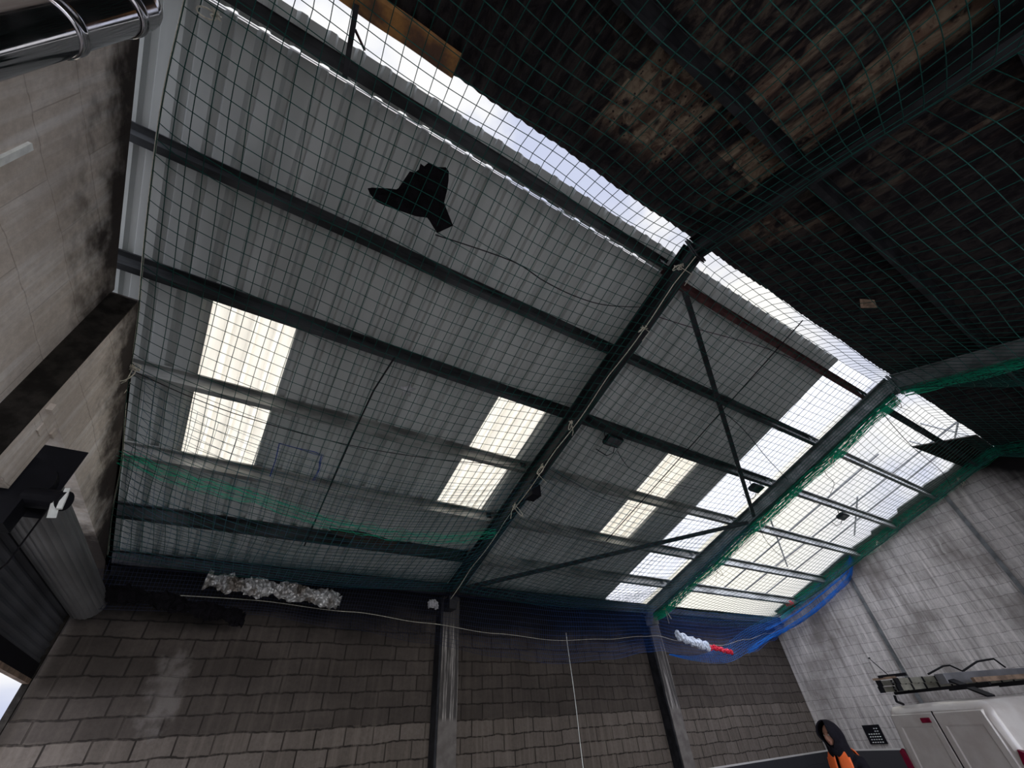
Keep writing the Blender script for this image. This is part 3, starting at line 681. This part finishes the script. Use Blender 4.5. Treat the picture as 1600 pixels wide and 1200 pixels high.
crumple_strip('red_rag',[(11.1,8.02,3.42),(11.35,8.0,3.42),(11.7,8.0,3.36),(11.95,8.0,3.34)],.055,M['red'],'bright red rag lying in the blue netting beside a white bag','rag',4,.03)
crumple_strip('red_rag',[(15.0,7.55,4.62),(15.15,7.5,4.64),(15.3,7.5,4.60)],.06,M['red'],'small pink-red rag at the corner where blue and green nets meet','rag',5,.03)
crumple_strip('plastic_bag',[(10.0,8.05,3.68),(10.3,8.05,3.6),(10.7,8.05,3.52),(11.05,8.02,3.45)],.10,M['bag'],'white plastic bag lying in the blue netting under the right bay','bag',7,.04)
crumple_strip('plastic_bag',[(3.20,8.1,3.96),(3.28,8.1,3.98),(3.36,8.1,3.94)],.06,M['paper'],'small pale knotted bag on the rope left of the streaked pier','bag',9,.03)

# ------------------------------------------------------------------ floodlights, cables, hanger
def flood(x,y,z,label):
    t=thing('floodlight',label,'floodlight',(x,y,z))
    m=MB();m.prism([(-.10,-.03),(.10,-.03),(.10,.02),(.07,.045),(-.07,.045),(-.10,.02)],(x-.16,y,z),(x+.16,y,z),nv);o=m.build('housing',M['black'],t);recalc(o)
    m=MB();m.prism([(-.08,-.034),(.08,-.034),(.08,-.028),(-.08,-.028)],(x-.14,y,z),(x+.14,y,z),nv);m.build('lens',M['glass'],t)
    m=MB();m.tube([(x-.17,y,z),(x-.19,y-.03,z+.13),(x+.19,y-.03,z+.13),(x+.17,y,z)],.010,4);m.build('bracket',M['black'],t)
    m=MB();m.tube([(x+.1,y+.05,z),(x+.14,y+.18,z-.1),(x+.05,y+.26,z-.14),(x-.2,y+.24,z-.08)],.009,4);m.build('cable',M['cable'],t)
flood(4.72,3.99,5.68,'black floodlight under a purlin close right of the nearest rafter')
flood(8.85,3.99,5.67,'black floodlight under a purlin just left of the teal-draped rafter')
flood(12.55,3.99,5.67,'black floodlight under a purlin in the open right bay')
m=MB();m.box(3.62,3.80,4.98,5.22,4.92,5.12);tag(m.build('junction_box',M['black']),'black box hanging beneath the nearest rafter beside a rope tie','junction box')
def cable(pts,label,mt='cable',r=.007):
    P=[V(p) for p in pts];m=MB();m.tube([samp(P,i/24) for i in range(25)],r,4);tag(m.build('cable',M[mt]),label,'cable')
cable([(.59,2.0,5.72),(1.41,1.89,5.74),(1.86,1.94,5.76),(2.34,1.96,5.81),(2.83,1.92,5.90),(3.5,1.75,6.08)],'black cable drooping in the left net toward the nearest rafter')
cable([(-1.7,4.75,5.17),(-1.1,4.8,5.05),(-.42,4.76,4.93),(.68,4.69,4.85),(1.95,4.61,4.92),(3.2,4.55,5.12)],'long black cable crossing the left net below the fourth purlin','cable',.006)
cable([(3.8,1.9,6.24),(4.5,1.8,6.27),(5.2,1.68,6.31),(6.03,1.55,6.35),(7.3,1.45,6.4)],'maroon cable drooping below the first purlin of the middle bay','cablered')
cable([(4.85,4.06,5.55),(5.14,4.22,5.49),(5.46,4.33,5.46),(6.17,4.37,5.45),(7.24,4.34,5.46)],'thin black cable trailing right from the nearest floodlight','cable',.006)
cable([(3.79,4.71,5.30),(4.54,4.9,5.26),(5.43,5.07,5.2),(7.21,5.08,5.2),(9.2,5.02,5.22)],'thin dark cable sagging across the middle bay between fourth and fifth purlins','cable',.006)
cable([(6.13,2.72,5.98),(6.95,2.87,5.93),(8.21,3.23,5.81),(9.3,3.5,5.72)],'thin dark cable running from the middle bay brace to the far rafter','cable',.007)
cable([(9.55,1.45,6.35),(10.6,1.62,6.33),(12.0,1.8,6.28),(13.77,1.94,6.23),(15.2,2.2,6.2)],'dark cable curving across the right bay against the sky')
cable([(9.7,2.9,5.88),(10.1,3.05,5.8),(10.7,3.2,5.8),(11.1,3.6,5.7)],'short dark cable end hanging in the right bay near the far rafter','cable',.006)
cable([(9.5,4.6,5.2),(10.2,4.95,5.1),(11.2,5.3,5.0),(12.6,5.7,4.95)],'dark cable sagging low across the right bay','cable',.006)
# hanger at ridge gap
t=thing('hanging_bracket','black steel bracket hanging down across the bright ridge gap','bracket',(-.6,1.0,6.6))
m=MB();m.prism([(-.022,-.022),(.022,-.022),(.022,-.012),(-.012,-.012),(-.012,.022),(-.022,.022)],(-.66,.93,6.74),(-.585,1.42,6.50));m.build('arm',M['steel'],t)
m=MB();m.bar((-.62,1.08,6.67),(-.53,1.22,6.85),.02,.012);m.build('stay',M['steelred'],t)

# scaffold poles standing outside above the right bay
def pole(a,b,label): 
    m=MB();m.tube([a,b],.024,10,caps=True);tag(m.build('scaffold_tube',M['galv2']),label,'scaffold tube','scaffold tubes above the open bay')
M['galv2']=simple('scaffold_galv',(.26,.27,.28),.5,.4,bmp=0)
sc=[((15.9,1.2,7.9),(15.7,9.3,5.4),'scaffold tube nearest the sky gap, running down slope parallel to the gable'),
    ((16.9,1.6,7.8),(17.0,9.3,5.4),'second scaffold tube from the left running down slope outside'),
    ((14.4,2.9,7.4),(14.4,9.3,5.35),'thin scaffold tube left of the pair, seen through the right bay net'),
    ((14.6,1.7,7.75),(17.3,1.3,7.9),'upper scaffold cross tube near the ridge end'),
    ((14.9,2.2,7.55),(17.4,1.9,7.7),'lower scaffold cross tube near the ridge end'),
    ((15.7,1.0,8.0),(17.6,2.1,7.6),'short diagonal scaffold tube at the ridge end'),
    ((15.6,4.3,6.95),(17.6,5.6,6.5),'diagonal scaffold tube low over the right bay'),
    ((13.0,5.9,6.4),(16.3,7.6,5.9),'lowest diagonal scaffold tube over the right bay')]
for a,b,l in sc: pole(a,b,l)

# ------------------------------------------------------------------ the van
VW=.95
p_l=V((10.10,4.32,0));p_r=V((9.39,2.67,0))
wd=(p_l-p_r).normalized();fw=V((-wd.y,wd.x,0));
if fw.x<0: fw=-fw
cen=(p_l+p_r)/2
def W(x,y,z): return cen-wd*x+fw*y+V((0,0,z))     # x to the van's right seen from behind, y toward the nose
van=thing('panel_van','white panel van with red tail lamps and ladders on its roof rack','van',tuple(cen))
# cross sections
def sect(hw,z0,z1,taper,rc):
    pts=[(-hw*.97,z0),(-hw,z0+.12),(-hw,z0+.55)]
    for i in range(7):
        a=math.pi/2*i/6;pts.append((-(hw-taper)+rc-rc*math.cos(a),z1-rc+rc*math.sin(a)))
    top=[(0,z1+.015)]
    return pts+top+[(-x,z) for x,z in pts[::-1]]
secs=[(0.0,sect(.90,.42,1.86,.11,.14)),(.035,sect(.935,.40,1.92,.10,.14)),(.09,sect(.95,.38,1.955,.09,.14)),(.6,sect(.95,.36,1.97,.09,.14)),(2.9,sect(.95,.36,1.97,.09,.16)),
      (3.35,sect(.95,.36,1.90,.12,.2)),(3.75,sect(.93,.36,1.50,.13,.2)),(4.1,sect(.92,.36,1.17,.12,.2)),(4.55,sect(.86,.36,1.02,.12,.2)),(4.78,sect(.72,.40,.86,.12,.16))]
vs=[];n=len(secs[0][1])
for y,pr in secs: vs+=[W(x,y,z) for x,z in pr]
fs=[(i*n+j,i*n+(j+1)%n,(i+1)*n+(j+1)%n,(i+1)*n+j) for i in range(len(secs)-1) for j in range(n)]
fs+=[tuple(range(n)),tuple(range((len(secs)-1)*n,len(secs)*n))[::-1]]
m=MB();m.add(vs,fs);o=m.build('body',M['vanwhite'],van);recalc(o);bevel(o,.012,2)
for p in o.data.polygons: p.use_smooth=True
try:
    o.data.set_sharp_from_angle(angle=math.radians(38))
except Exception: pass
def door(x0,x1,t0,t1):
    # rear door skin with a pressed recessed panel
    d=thing.__call__ if False else None
    m=MB();Z0=.46
    ox=[(x0,Z0),(x1,Z0),(t1,1.86),(t0,1.86)]
    def inset(k,pts):
        cx=sum(p[0] for p in pts)/4;cz=sum(p[1] for p in pts)/4
        return [(p[0]+(k if p[0]<cx else -k),p[1]+(k if p[1]<cz else -k)) for p in pts]
    a=ox;b=inset(.10,[(x0,Z0),(x1,Z0),(t1,1.80),(t0,1.80)]);c=inset(.115,[(x0,Z0),(x1,Z0),(t1,1.80),(t0,1.80)])
    vs=[W(x,.02,z) for x,z in a]+[W(x,-.022,z) for x,z in inset(.012,a)]+[W(x,-.022,z) for x,z in b]+[W(x,-.008,z) for x,z in c]
    fs=[]
    for k in range(3): fs+=[(4*k+i,4*k+(i+1)%4,4*k+4+(i+1)%4,4*k+4+i) for i in range(4)]
    fs.append((12,13,14,15));m.add(vs,fs);o=m.build('rear_door',M['vanwhite'],van);recalc(o);bevel(o,.006,2);return o
dl=door(-.84,-.006,-.77,-.006);dr=door(.006,.84,.006,.77)
m=MB();m.bar(W(0,-.004,.46),W(0,-.004,1.87),.012,.02,tuple(fw));m.build('door_seal',M['vanline'],van)
m=MB();m.bar(W(.10,-.035,.98),W(.24,-.035,.98),.03,.05);m.build('door_handle',M['vanline'],van)
m=MB();m.prism([(-.02,-.085),(.02,-.085),(.03,.085),(-.03,.085)],W(-.42,-.03,1.865),W(-.20,-.03,1.87));
m=MB()
vs=[W(-.25,-.035,1.735),W(-.08,-.035,1.735),W(-.08,-.03,1.80),W(-.25,-.03,1.80)];vs+=[W(-.25,.02,1.735),W(-.08,.02,1.735),W(-.08,.02,1.80),W(-.25,.02,1.80)]
m.add(vs,[(0,1,2,3),(4,7,6,5),(0,4,5,1),(1,5,6,2),(2,6,7,3),(3,7,4,0)]);o=m.build('brake_lamp',M['lamp'],van);bevel(o,.012,3)
for s in (-1,1):
    m=MB();pts=[(.85,.80),(.955,.80),(.965,1.40),(.89,1.44),(.845,1.3)]
    vs=[W(s*x,-.018,z) for x,z in pts]+[W(s*x,.16 if x>.9 else .02,z) for x,z in pts];k=len(pts)
    m.add(vs,[tuple(range(k)),tuple(range(k,2*k))[::-1]]+[(i,(i+1)%k,k+(i+1)%k,k+i) for i in range(k)]);o=m.build('tail_lamp',M['lamp'],van);recalc(o);bevel(o,.01,2)
m=MB();m.prism([(-.95,-.1),(.95,-.1),(.95,.1),(-.95,.1)],W(0,-.09,.38),W(0,.12,.38));o=m.build('rear_bumper',M['vanline'],van);recalc(o);bevel(o,.03,3)
for s in (-1,1):
    for y in (.95,3.95):
        m=MB();c=W(s*.86,y,.33);ax=-wd*s;m.lathe([(.19,-.10),(.30,-.10),(.33,-.06),(.33,.06),(.30,.10),(.19,.10)],c,ax,32);w=m.build('wheel',M['tyre'],van,True)
        m=MB();m.lathe([(0,.07),(.06,.08),(.17,.05),(.19,.09),(.195,.09)],c,ax,24);m.build('hub_cap',M['hub'],w,True)
# side window bands and windscreen
for s in (-1,1):
    m=MB();vs=[W(s*.952,2.55,1.25),W(s*.952,3.4,1.25),W(s*.90,3.2,1.68),W(s*.895,2.55,1.70)];vs+=[v+(-wd*s)*.008 for v in vs];m.add(vs,[(0,1,2,3),(4,7,6,5),(0,4,5,1),(1,5,6,2),(2,6,7,3),(3,7,4,0)]);m.build('cab_window',M['glass'],van)
    m=MB();m.bar(W(s*.955,.35,1.02),W(s*.955,3.5,1.02),.03,.05);m.build('side_moulding',M['vanline'],van)
    m=MB();m.bar(W(s*1.02,3.25,1.25),W(s*1.12,3.25,1.25),.10,.22);m.build('door_mirror',M['vanline'],van)
m=MB();vs=[W(-.74,3.42,1.80),W(.74,3.42,1.80),W(.82,3.99,1.24),W(-.82,3.99,1.24)];vs+=[v+V((0,0,.03)) for v in vs];m.add(vs,[(0,1,2,3),(4,7,6,5),(0,4,5,1),(1,5,6,2),(2,6,7,3),(3,7,4,0)]);m.build('windscreen',M['glass'],van)
# roof rack
for y in (.35,1.5,2.6):
    m=MB();m.bar(W(-.82,y,2.13),W(.82,y,2.13),.035,.04)
    for s in (-1,1): m.bar(W(s*.78,y,1.93),W(s*.78,y,2.12),.05,.03)
    m.build('rack_bar',M['vanline'],van)
m=MB();m.tube([W(-.78,.36,1.98),W(-.62,.1,2.02),W(-.60,.1,2.1)],.02,6);m.build('rack_roller',M['vanline'],van)
# ladders
def ladder(x0,y0,L,z,label,w=.36,tilt=0.0,h=.075):
    t=thing('ladder',label,'ladder',tuple(W(x0,y0,z)),'aluminium ladders on the van roof')
    for s in (0,1):
        a=W(x0+s*w,y0,z);b=W(x0+s*w,y0+L,z+tilt);m=MB();m.bar(a,b,.028,h);m.build('stile',M['alu'],t)
        m=MB();m.bar(a-fw*.03,a+fw*.05,.036,h+.012);m.build('end_cap',M['vanline'],t)
    for s in (0,1):
        m=MB()
        for i in range(1,int(L/.26)):
            q=W(x0+s*w,y0+i*.26,z+tilt*i*.26/L);m.bar(q-fw*.018,q+fw*.018,.034,h+.004)
        m.build('rung_clamps',M['vanline'],t)
    m=MB();k=int(L/.26)
    for i in range(1,k): m.tube([W(x0,y0+i*.26,z+tilt*i*.26/L),W(x0+w,y0+i*.26,z+tilt*i*.26/L)],.016,8)
    m.build('rungs',M['alud'],t)
ladder(-.72,.02,3.0,2.19,'lower aluminium ladder strapped on the van roof, overhanging the rear left')
ladder(-.70,.02,3.0,2.275,'upper aluminium ladder resting on the lower one on the van roof')
m=MB();m.bar(W(.02,.50,2.25),W(.02,2.9,2.25),.16,.14);o=m.build('roof_box_beam',M['alud']);tag(o,'long grey box-section carrier lying along the van roof','carrier');bevel(o,.01)
m=MB();m.bar(W(.30,.75,2.2),W(.30,2.9,2.2),.05,.06);tag(m.build('timber_length',M['wood']),'slim brown timber lying along the van roof','timber')
m=MB();m.prism([(-.06,-.012),(.06,-.012),(.06,.012),(-.06,.012)],W(-.1,.62,2.31),W(.62,.48,1.99));tag(m.build('strap',M['vanline']),'broad black strap over the load on the van roof','strap')
m=MB();m.prism([(-.05,-.02),(.05,-.02),(.05,.02),(-.05,.02)],W(-.62,.0,2.36),W(-.30,.25,2.36));tag(m.build('tool_case',M['black']),'small black tool on top of the ladders','tool')
m=MB();m.bar(W(-.70,-.05,2.335),W(-.40,.12,2.335),.07,.03);tag(m.build('timber_offcut',M['wood']),'small brown wood offcut on top of the ladders','timber')
m=MB();m.tube([W(-.45,.05,2.36),W(-.58,-.02,2.62)],.007,5);m.lathe([(0,0),(.018,.005),(.018,.02),(0,.025)],W(-.58,-.02,2.62),n=10);tag(m.build('aerial',M['vanline']),'short black rod with a yellowish tip sticking up from the ladders','rod')
m=MB();m.tube([W(-.15,.5,2.33),W(-.08,.8,2.42),W(0,.85,2.42),W(.02,1.0,2.33),W(.1,1.3,2.44),W(.15,1.6,2.46),W(.12,1.75,2.34)],.014,6);tag(m.build('bent_frame',M['vanline']),'bent black wire frame on top of the van load','wire frame')

# ------------------------------------------------------------------ the person
PC=V((7.47,3.93,0))
yaw=math.radians(172)            # facing -x, a little toward the camera
pf=V((math.cos(yaw),math.sin(yaw),0));pr=V((pf.y,-pf.x,0))   # forward, right
def Pp(f,r,z): return PC+pf*f+pr*r+V((0,0,z))
per=thing('person','person in black hooded top and orange vest walking left beside the van','person',tuple(PC))
def skin_fig(name,pts,edges,rad,mt,root=0,sub=2):
    me=bpy.data.meshes.new(name);me.from_pydata([Pp(*p) for p in pts],edges,[]);o=bpy.data.objects.new(name,me);C.objects.link(o);o.parent=per;o.location=-PC
    sk=o.modifiers.new('skin','SKIN');d=me.skin_vertices[0].data
    for i,r in enumerate(rad): d[i].radius=(r if isinstance(r,tuple) else (r,r));d[i].use_root=(i==root)
    s=o.modifiers.new('sub','SUBSURF');s.levels=sub;s.render_levels=sub;me.materials.append(mt)
    sk.use_smooth_shade=True;return o
# clothed body as one continuous surface: pelvis, spine, arms, legs
bp=[(0,0,.98),(0,0,1.15),(-.01,0,1.34),(-.02,0,1.47),(0,0,1.56),
    (-.03,.19,1.45),(-.06,.25,1.22),(-.02,.27,.98),(.05,.26,.88),
    (-.03,-.19,1.45),(.0,-.26,1.2),(.10,-.26,.98),(.16,-.24,.9),
    (0,.1,.93),(.10,.11,.52),(-.02,.11,.12),(.14,.12,.06),
    (0,-.1,.93),(-.08,-.11,.52),(-.22,-.11,.14),(-.10,-.12,.06)]
be=[(0,1),(1,2),(2,3),(3,4),(3,5),(5,6),(6,7),(7,8),(3,9),(9,10),(10,11),(11,12),(0,13),(13,14),(14,15),(15,16),(0,17),(17,18),(18,19),(19,20)]
brd=[(.16,.12),(.15,.115),(.185,.125),(.15,.10),.06,.075,.058,.045,.04,.075,.058,.045,.04,.095,.065,.045,.04,.095,.065,.045,.04]
skin_fig('body',bp,be,brd,M['hood'])
for s,wp in ((1,(.05,.26,.88)),(-1,(.16,-.24,.9))):
    f0,r0,z0=wp;pts=[(f0,r0,z0),(f0+.02,r0,z0-.05),(f0+.035,r0,z0-.09)];ed=[(0,1),(1,2)];rad=[(.024,.03),(.018,.04),(.016,.038)]
    for k,L in enumerate((.068,.078,.073,.058)):
        y=(-.028+.019*k)*1;b=len(pts);pts+=[(f0+.035+y,r0,z0-.10),(f0+.045+y,r0-s*.012,z0-.10-L*.55),(f0+.045+y,r0-s*.03,z0-.10-L)];ed+=[(2,b),(b,b+1),(b+1,b+2)];rad+=[.009,.0085,.007]
    b=len(pts);pts+=[(f0+.055,r0-s*.015,z0-.05),(f0+.08,r0-s*.03,z0-.085)];ed+=[(1,b),(b,b+1)];rad+=[.011,.008];skin_fig('hand',pts,ed,rad,M['skin'],0,1)
# head: face with brow, nose, mouth, chin
def ell(c,r,n=20,k=14,defm=None):
    vs=[];fs=[]
    for i in range(k+1):
        t=math.pi*i/k
        for j in range(n):
            a=2*math.pi*j/n;d=V((math.sin(t)*math.cos(a),math.sin(t)*math.sin(a),math.cos(t)))
            q=V((d.x*r[0],d.y*r[1],d.z*r[2]))
            if defm: q=defm(q,d)
            vs.append(Pp(c[0]+q.x,c[1]+q.y,c[2]+q.z))
    for i in range(k):
        for j in range(n): fs.append((i*n+j,i*n+(j+1)%n,(i+1)*n+(j+1)%n,(i+1)*n+j))
    return vs,fs
HC=(.055,0,1.71)
def face(q,d):
    f=max(0,d.x);z=q.z
    q.x+=f**6*(.012*math.exp(-((z-.035)/.02)**2)-.008*math.exp(-((z-.012)/.012)**2)+.012*math.exp(-((z+.085)/.02)**2)+.006*math.exp(-((z+.052)/.012)**2)) 
    q.x+=math.exp(-((d.y)/.13)**2)*f*(.032*math.exp(-((z+.020)/.022)**2)+.012*math.exp(-((z-.01)/.02)**2))
    if z<-.03: q.y*=1+ (z+.03)*3.0
    return q
vs,fs=ell(HC,(.095,.078,.122),40,36,face);m=MB();m.add(vs,fs);m.build('head',M['skin'],per,True)
for s in (-1,1):
    vs,fs=ell((HC[0]+.080,s*.031,HC[2]+.012),(.012,.015,.011),10,8);m=MB();m.add(vs,fs);m.build('eye',M['eyes'],per,True)
    vs,fs=ell((HC[0]+.085,s*.031,HC[2]+.034),(.008,.02,.005),10,6);m=MB();m.add(vs,fs);m.build('eyebrow',M['black'],per,True)
vs,fs=ell((HC[0]+.090,0,HC[2]-.055),(.008,.024,.006),12,8);m=MB();m.add(vs,fs);m.build('mouth',M['lips'],per,True)
# hood: shell open toward the face, falling to the shoulders
m=MB();vs=[];fs=[];n=26;k=16
for i in range(k+1):
    t=i/k
    for j in range(n+1):
        a=math.radians(38+284*j/n)          # leaves an opening in front
        if t<.55:
            th=math.pi*.5*(t/.55);rx=.150*math.sin(th)+.002;ry=.128*math.sin(th)+.002;z=HC[2]+.0+.165*math.cos(th);cx=.03+.03*(1-t)
        else:
            s=(t-.55)/.45;rx=.150-.045*math.sin(s*math.pi*.7)+.02*s;ry=.128-.02*math.sin(s*math.pi*.6)+.07*s*s;z=HC[2]-.25*s;cx=.03-.03*s
        tight=1 if t<.55 else 1+.0*s
        aa=a if t<.62 else math.radians(38+284*j/n)+ (math.radians(-30)*(1-2*j/n))*min(1,(t-.62)/.12)
        vs.append(Pp(cx+rx*math.cos(aa)+(.035 if (j<3 or j>n-3) and t<.6 else 0),ry*math.sin(aa),z))
for i in range(k):
    for j in range(n): fs.append((i*(n+1)+j,i*(n+1)+j+1,(i+1)*(n+1)+j+1,(i+1)*(n+1)+j))
m.add(vs,fs);o=m.build('hood',M['hood'],per,True);sm=o.modifiers.new('s','SOLIDIFY');sm.thickness=.018;sm.offset=0;o.modifiers.new('u','SUBSURF').levels=1
# scarf / collar pulled over the chin
vs,fs=ell((.045,0,1.565),(.105,.095,.085),20,12);m=MB();m.add(vs,fs);m.build('collar',M['hood'],per,True)
# vest: front and back panels joined over the shoulders, open at the side for the arms
def vest():
    m=MB();rings=[]
    zs=[.92,1.0,1.1,1.2,1.3,1.38,1.44,1.50,1.545,1.57]
    for z in zs:
        t=(z-.92)/.61;rx=.165 if z<1.4 else .165-.05*((z-1.4)/.17);ry=.225 if z<1.45 else (.215 if z<1.52 else (.185 if z<1.55 else .135))
        ring=[]
        for j in range(64):
            a=2*math.pi*j/64;ring.append(Pp(-.012+rx*math.cos(a),ry*math.sin(a),z))
        rings.append(ring)
    vs=[p for r in rings for p in r];fs=[];mi=[]
    for i in range(len(zs)-1):
        for j in range(64):
            a=2*math.pi*(j+.5)/64
            side=abs(math.sin(a))
            if zs[i]>=1.15 and .2*side>(.175 if zs[i]<1.35 else (.14 if zs[i]<1.48 else .125)): continue    # arm holes
            if abs(a if a<math.pi else a-2*math.pi)<.10: continue  # open front
            fs.append((i*64+j,i*64+(j+1)%64,(i+1)*64+(j+1)%64,(i+1)*64+j))
    m.add(vs,fs);o=m.build('vest',M['vest'],per,True);s=o.modifiers.new('s','SOLIDIFY');s.thickness=.012;return o
vo=vest()
m=MB()
for sg in (-1,1): m.tube([Pp(.145,sg*.10,1.0),Pp(.162,sg*.10,1.2),Pp(.150,sg*.10,1.38)],.012,6)
m.build('reflective_stripe',M['silver'],vo)

# ------------------------------------------------------------------ sky
SKYB=6.2  # sky behind the camera boosted to brighten the hall
w=bpy.data.worlds.new('World');S.world=w;w.use_nodes=True;nt=w.node_tree;nt.nodes.clear()
out=nt.nodes.new('ShaderNodeOutputWorld');bg=nt.nodes.new('ShaderNodeBackground');tc=nt.nodes.new('ShaderNodeTexCoord')
mp=N(nt,'ShaderNodeMapping');mp.inputs['Scale'].default_value=(1,1,1.6);mp.inputs['Location'].default_value=(.35,.1,.2);nt.links.new(tc.outputs['Generated'],mp.inputs[0])
f=noise(nt,mp.outputs[0],2.6,5,.55,.40,.60,.3)
dt=N(nt,'ShaderNodeVectorMath',operation='DOT_PRODUCT');nt.links.new(tc.outputs['Generated'],dt.inputs[0]);dt.inputs[1].default_value=V((.62,.62,.48)).normalized()
g=maprange(nt,dt.outputs['Value'],.80,.99)
f2=math_(nt,'MAXIMUM',f,g)
c=mix(nt,f2,(.62,.67,.86),(1.0,1.0,1.0));c=mix(nt,g,c,(1.10,1.06,.93))
sp=N(nt,'ShaderNodeSeparateXYZ');nt.links.new(tc.outputs['Generated'],sp.inputs[0])
back=maprange(nt,sp.outputs['Y'],-.05,-.55,1,SKYB);sc_=N(nt,'ShaderNodeVectorMath',operation='SCALE');nt.links.new(c,sc_.inputs[0]);nt.links.new(back,sc_.inputs['Scale'])
nt.links.new(sc_.outputs[0],bg.inputs[0]);bg.inputs[1].default_value=.66;nt.links.new(bg.outputs[0],out.inputs[0])

# portals at the openings, seen and added, only help the renderer find the sky
def portal(name,loc,sx,sy,normal):
    l=bpy.data.lights.new(name,'AREA');l.shape='RECTANGLE';l.size=sx;l.size_y=sy;l.cycles.is_portal=True
    o=bpy.data.objects.new(name,l);C.objects.link(o);o.location=loc;o.rotation_euler=V(normal).to_track_quat('-Z','Y').to_euler();return o
ang=math.atan(TP)
o=portal('sky_portal',(12.6,4.8,sheet_z(4.8)+.08),6.3,7.9,(0,0,-1));o.rotation_euler=(-ang,0,0)
o=portal('sky_portal',(6.8,1.12,6.93),18,.35,(0,0,-1))
o=portal('sky_portal',(3.8,YF-.1,2.05),9.6,4.1,(0,1,0))
o=portal('sky_portal',(7,-5.0,sheet_z(-5.0)+.1),18,3.6,(0,0,-1));o.rotation_euler=(ang,0,0)
o=portal('sky_portal',(XL-.1,6.5,1.4),3.9,2.8,(1,0,0))

# ------------------------------------------------------------------ camera
R=((0.85333981,-0.5179266,-0.05969257),(0.30399465,0.587315,-0.75009889),(0.42355451,0.62194303,0.65862618))
cd=bpy.data.cameras.new('camera');co=bpy.data.objects.new('camera',cd);C.objects.link(co)
right=V(R[0]);up=-V(R[1]);back=-V(R[2])
mw=Matrix.Identity(4)
for i in range(3): mw[i][0]=right[i];mw[i][1]=up[i];mw[i][2]=back[i]
mw[0][3],mw[1][3],mw[2][3]=0,0,1.95
co.matrix_world=mw;cd.sensor_width=36;cd.lens=36*629.294/1600;cd.clip_start=.05;cd.clip_end=200
S.camera=co
S.view_settings.view_transform='Standard';S.view_settings.look='None';S.view_settings.exposure=0.6;S.view_settings.gamma=1;S.view_settings.use_curve_mapping=False
S.cycles.max_bounces=12;S.cycles.diffuse_bounces=7;S.cycles.transmission_bounces=6
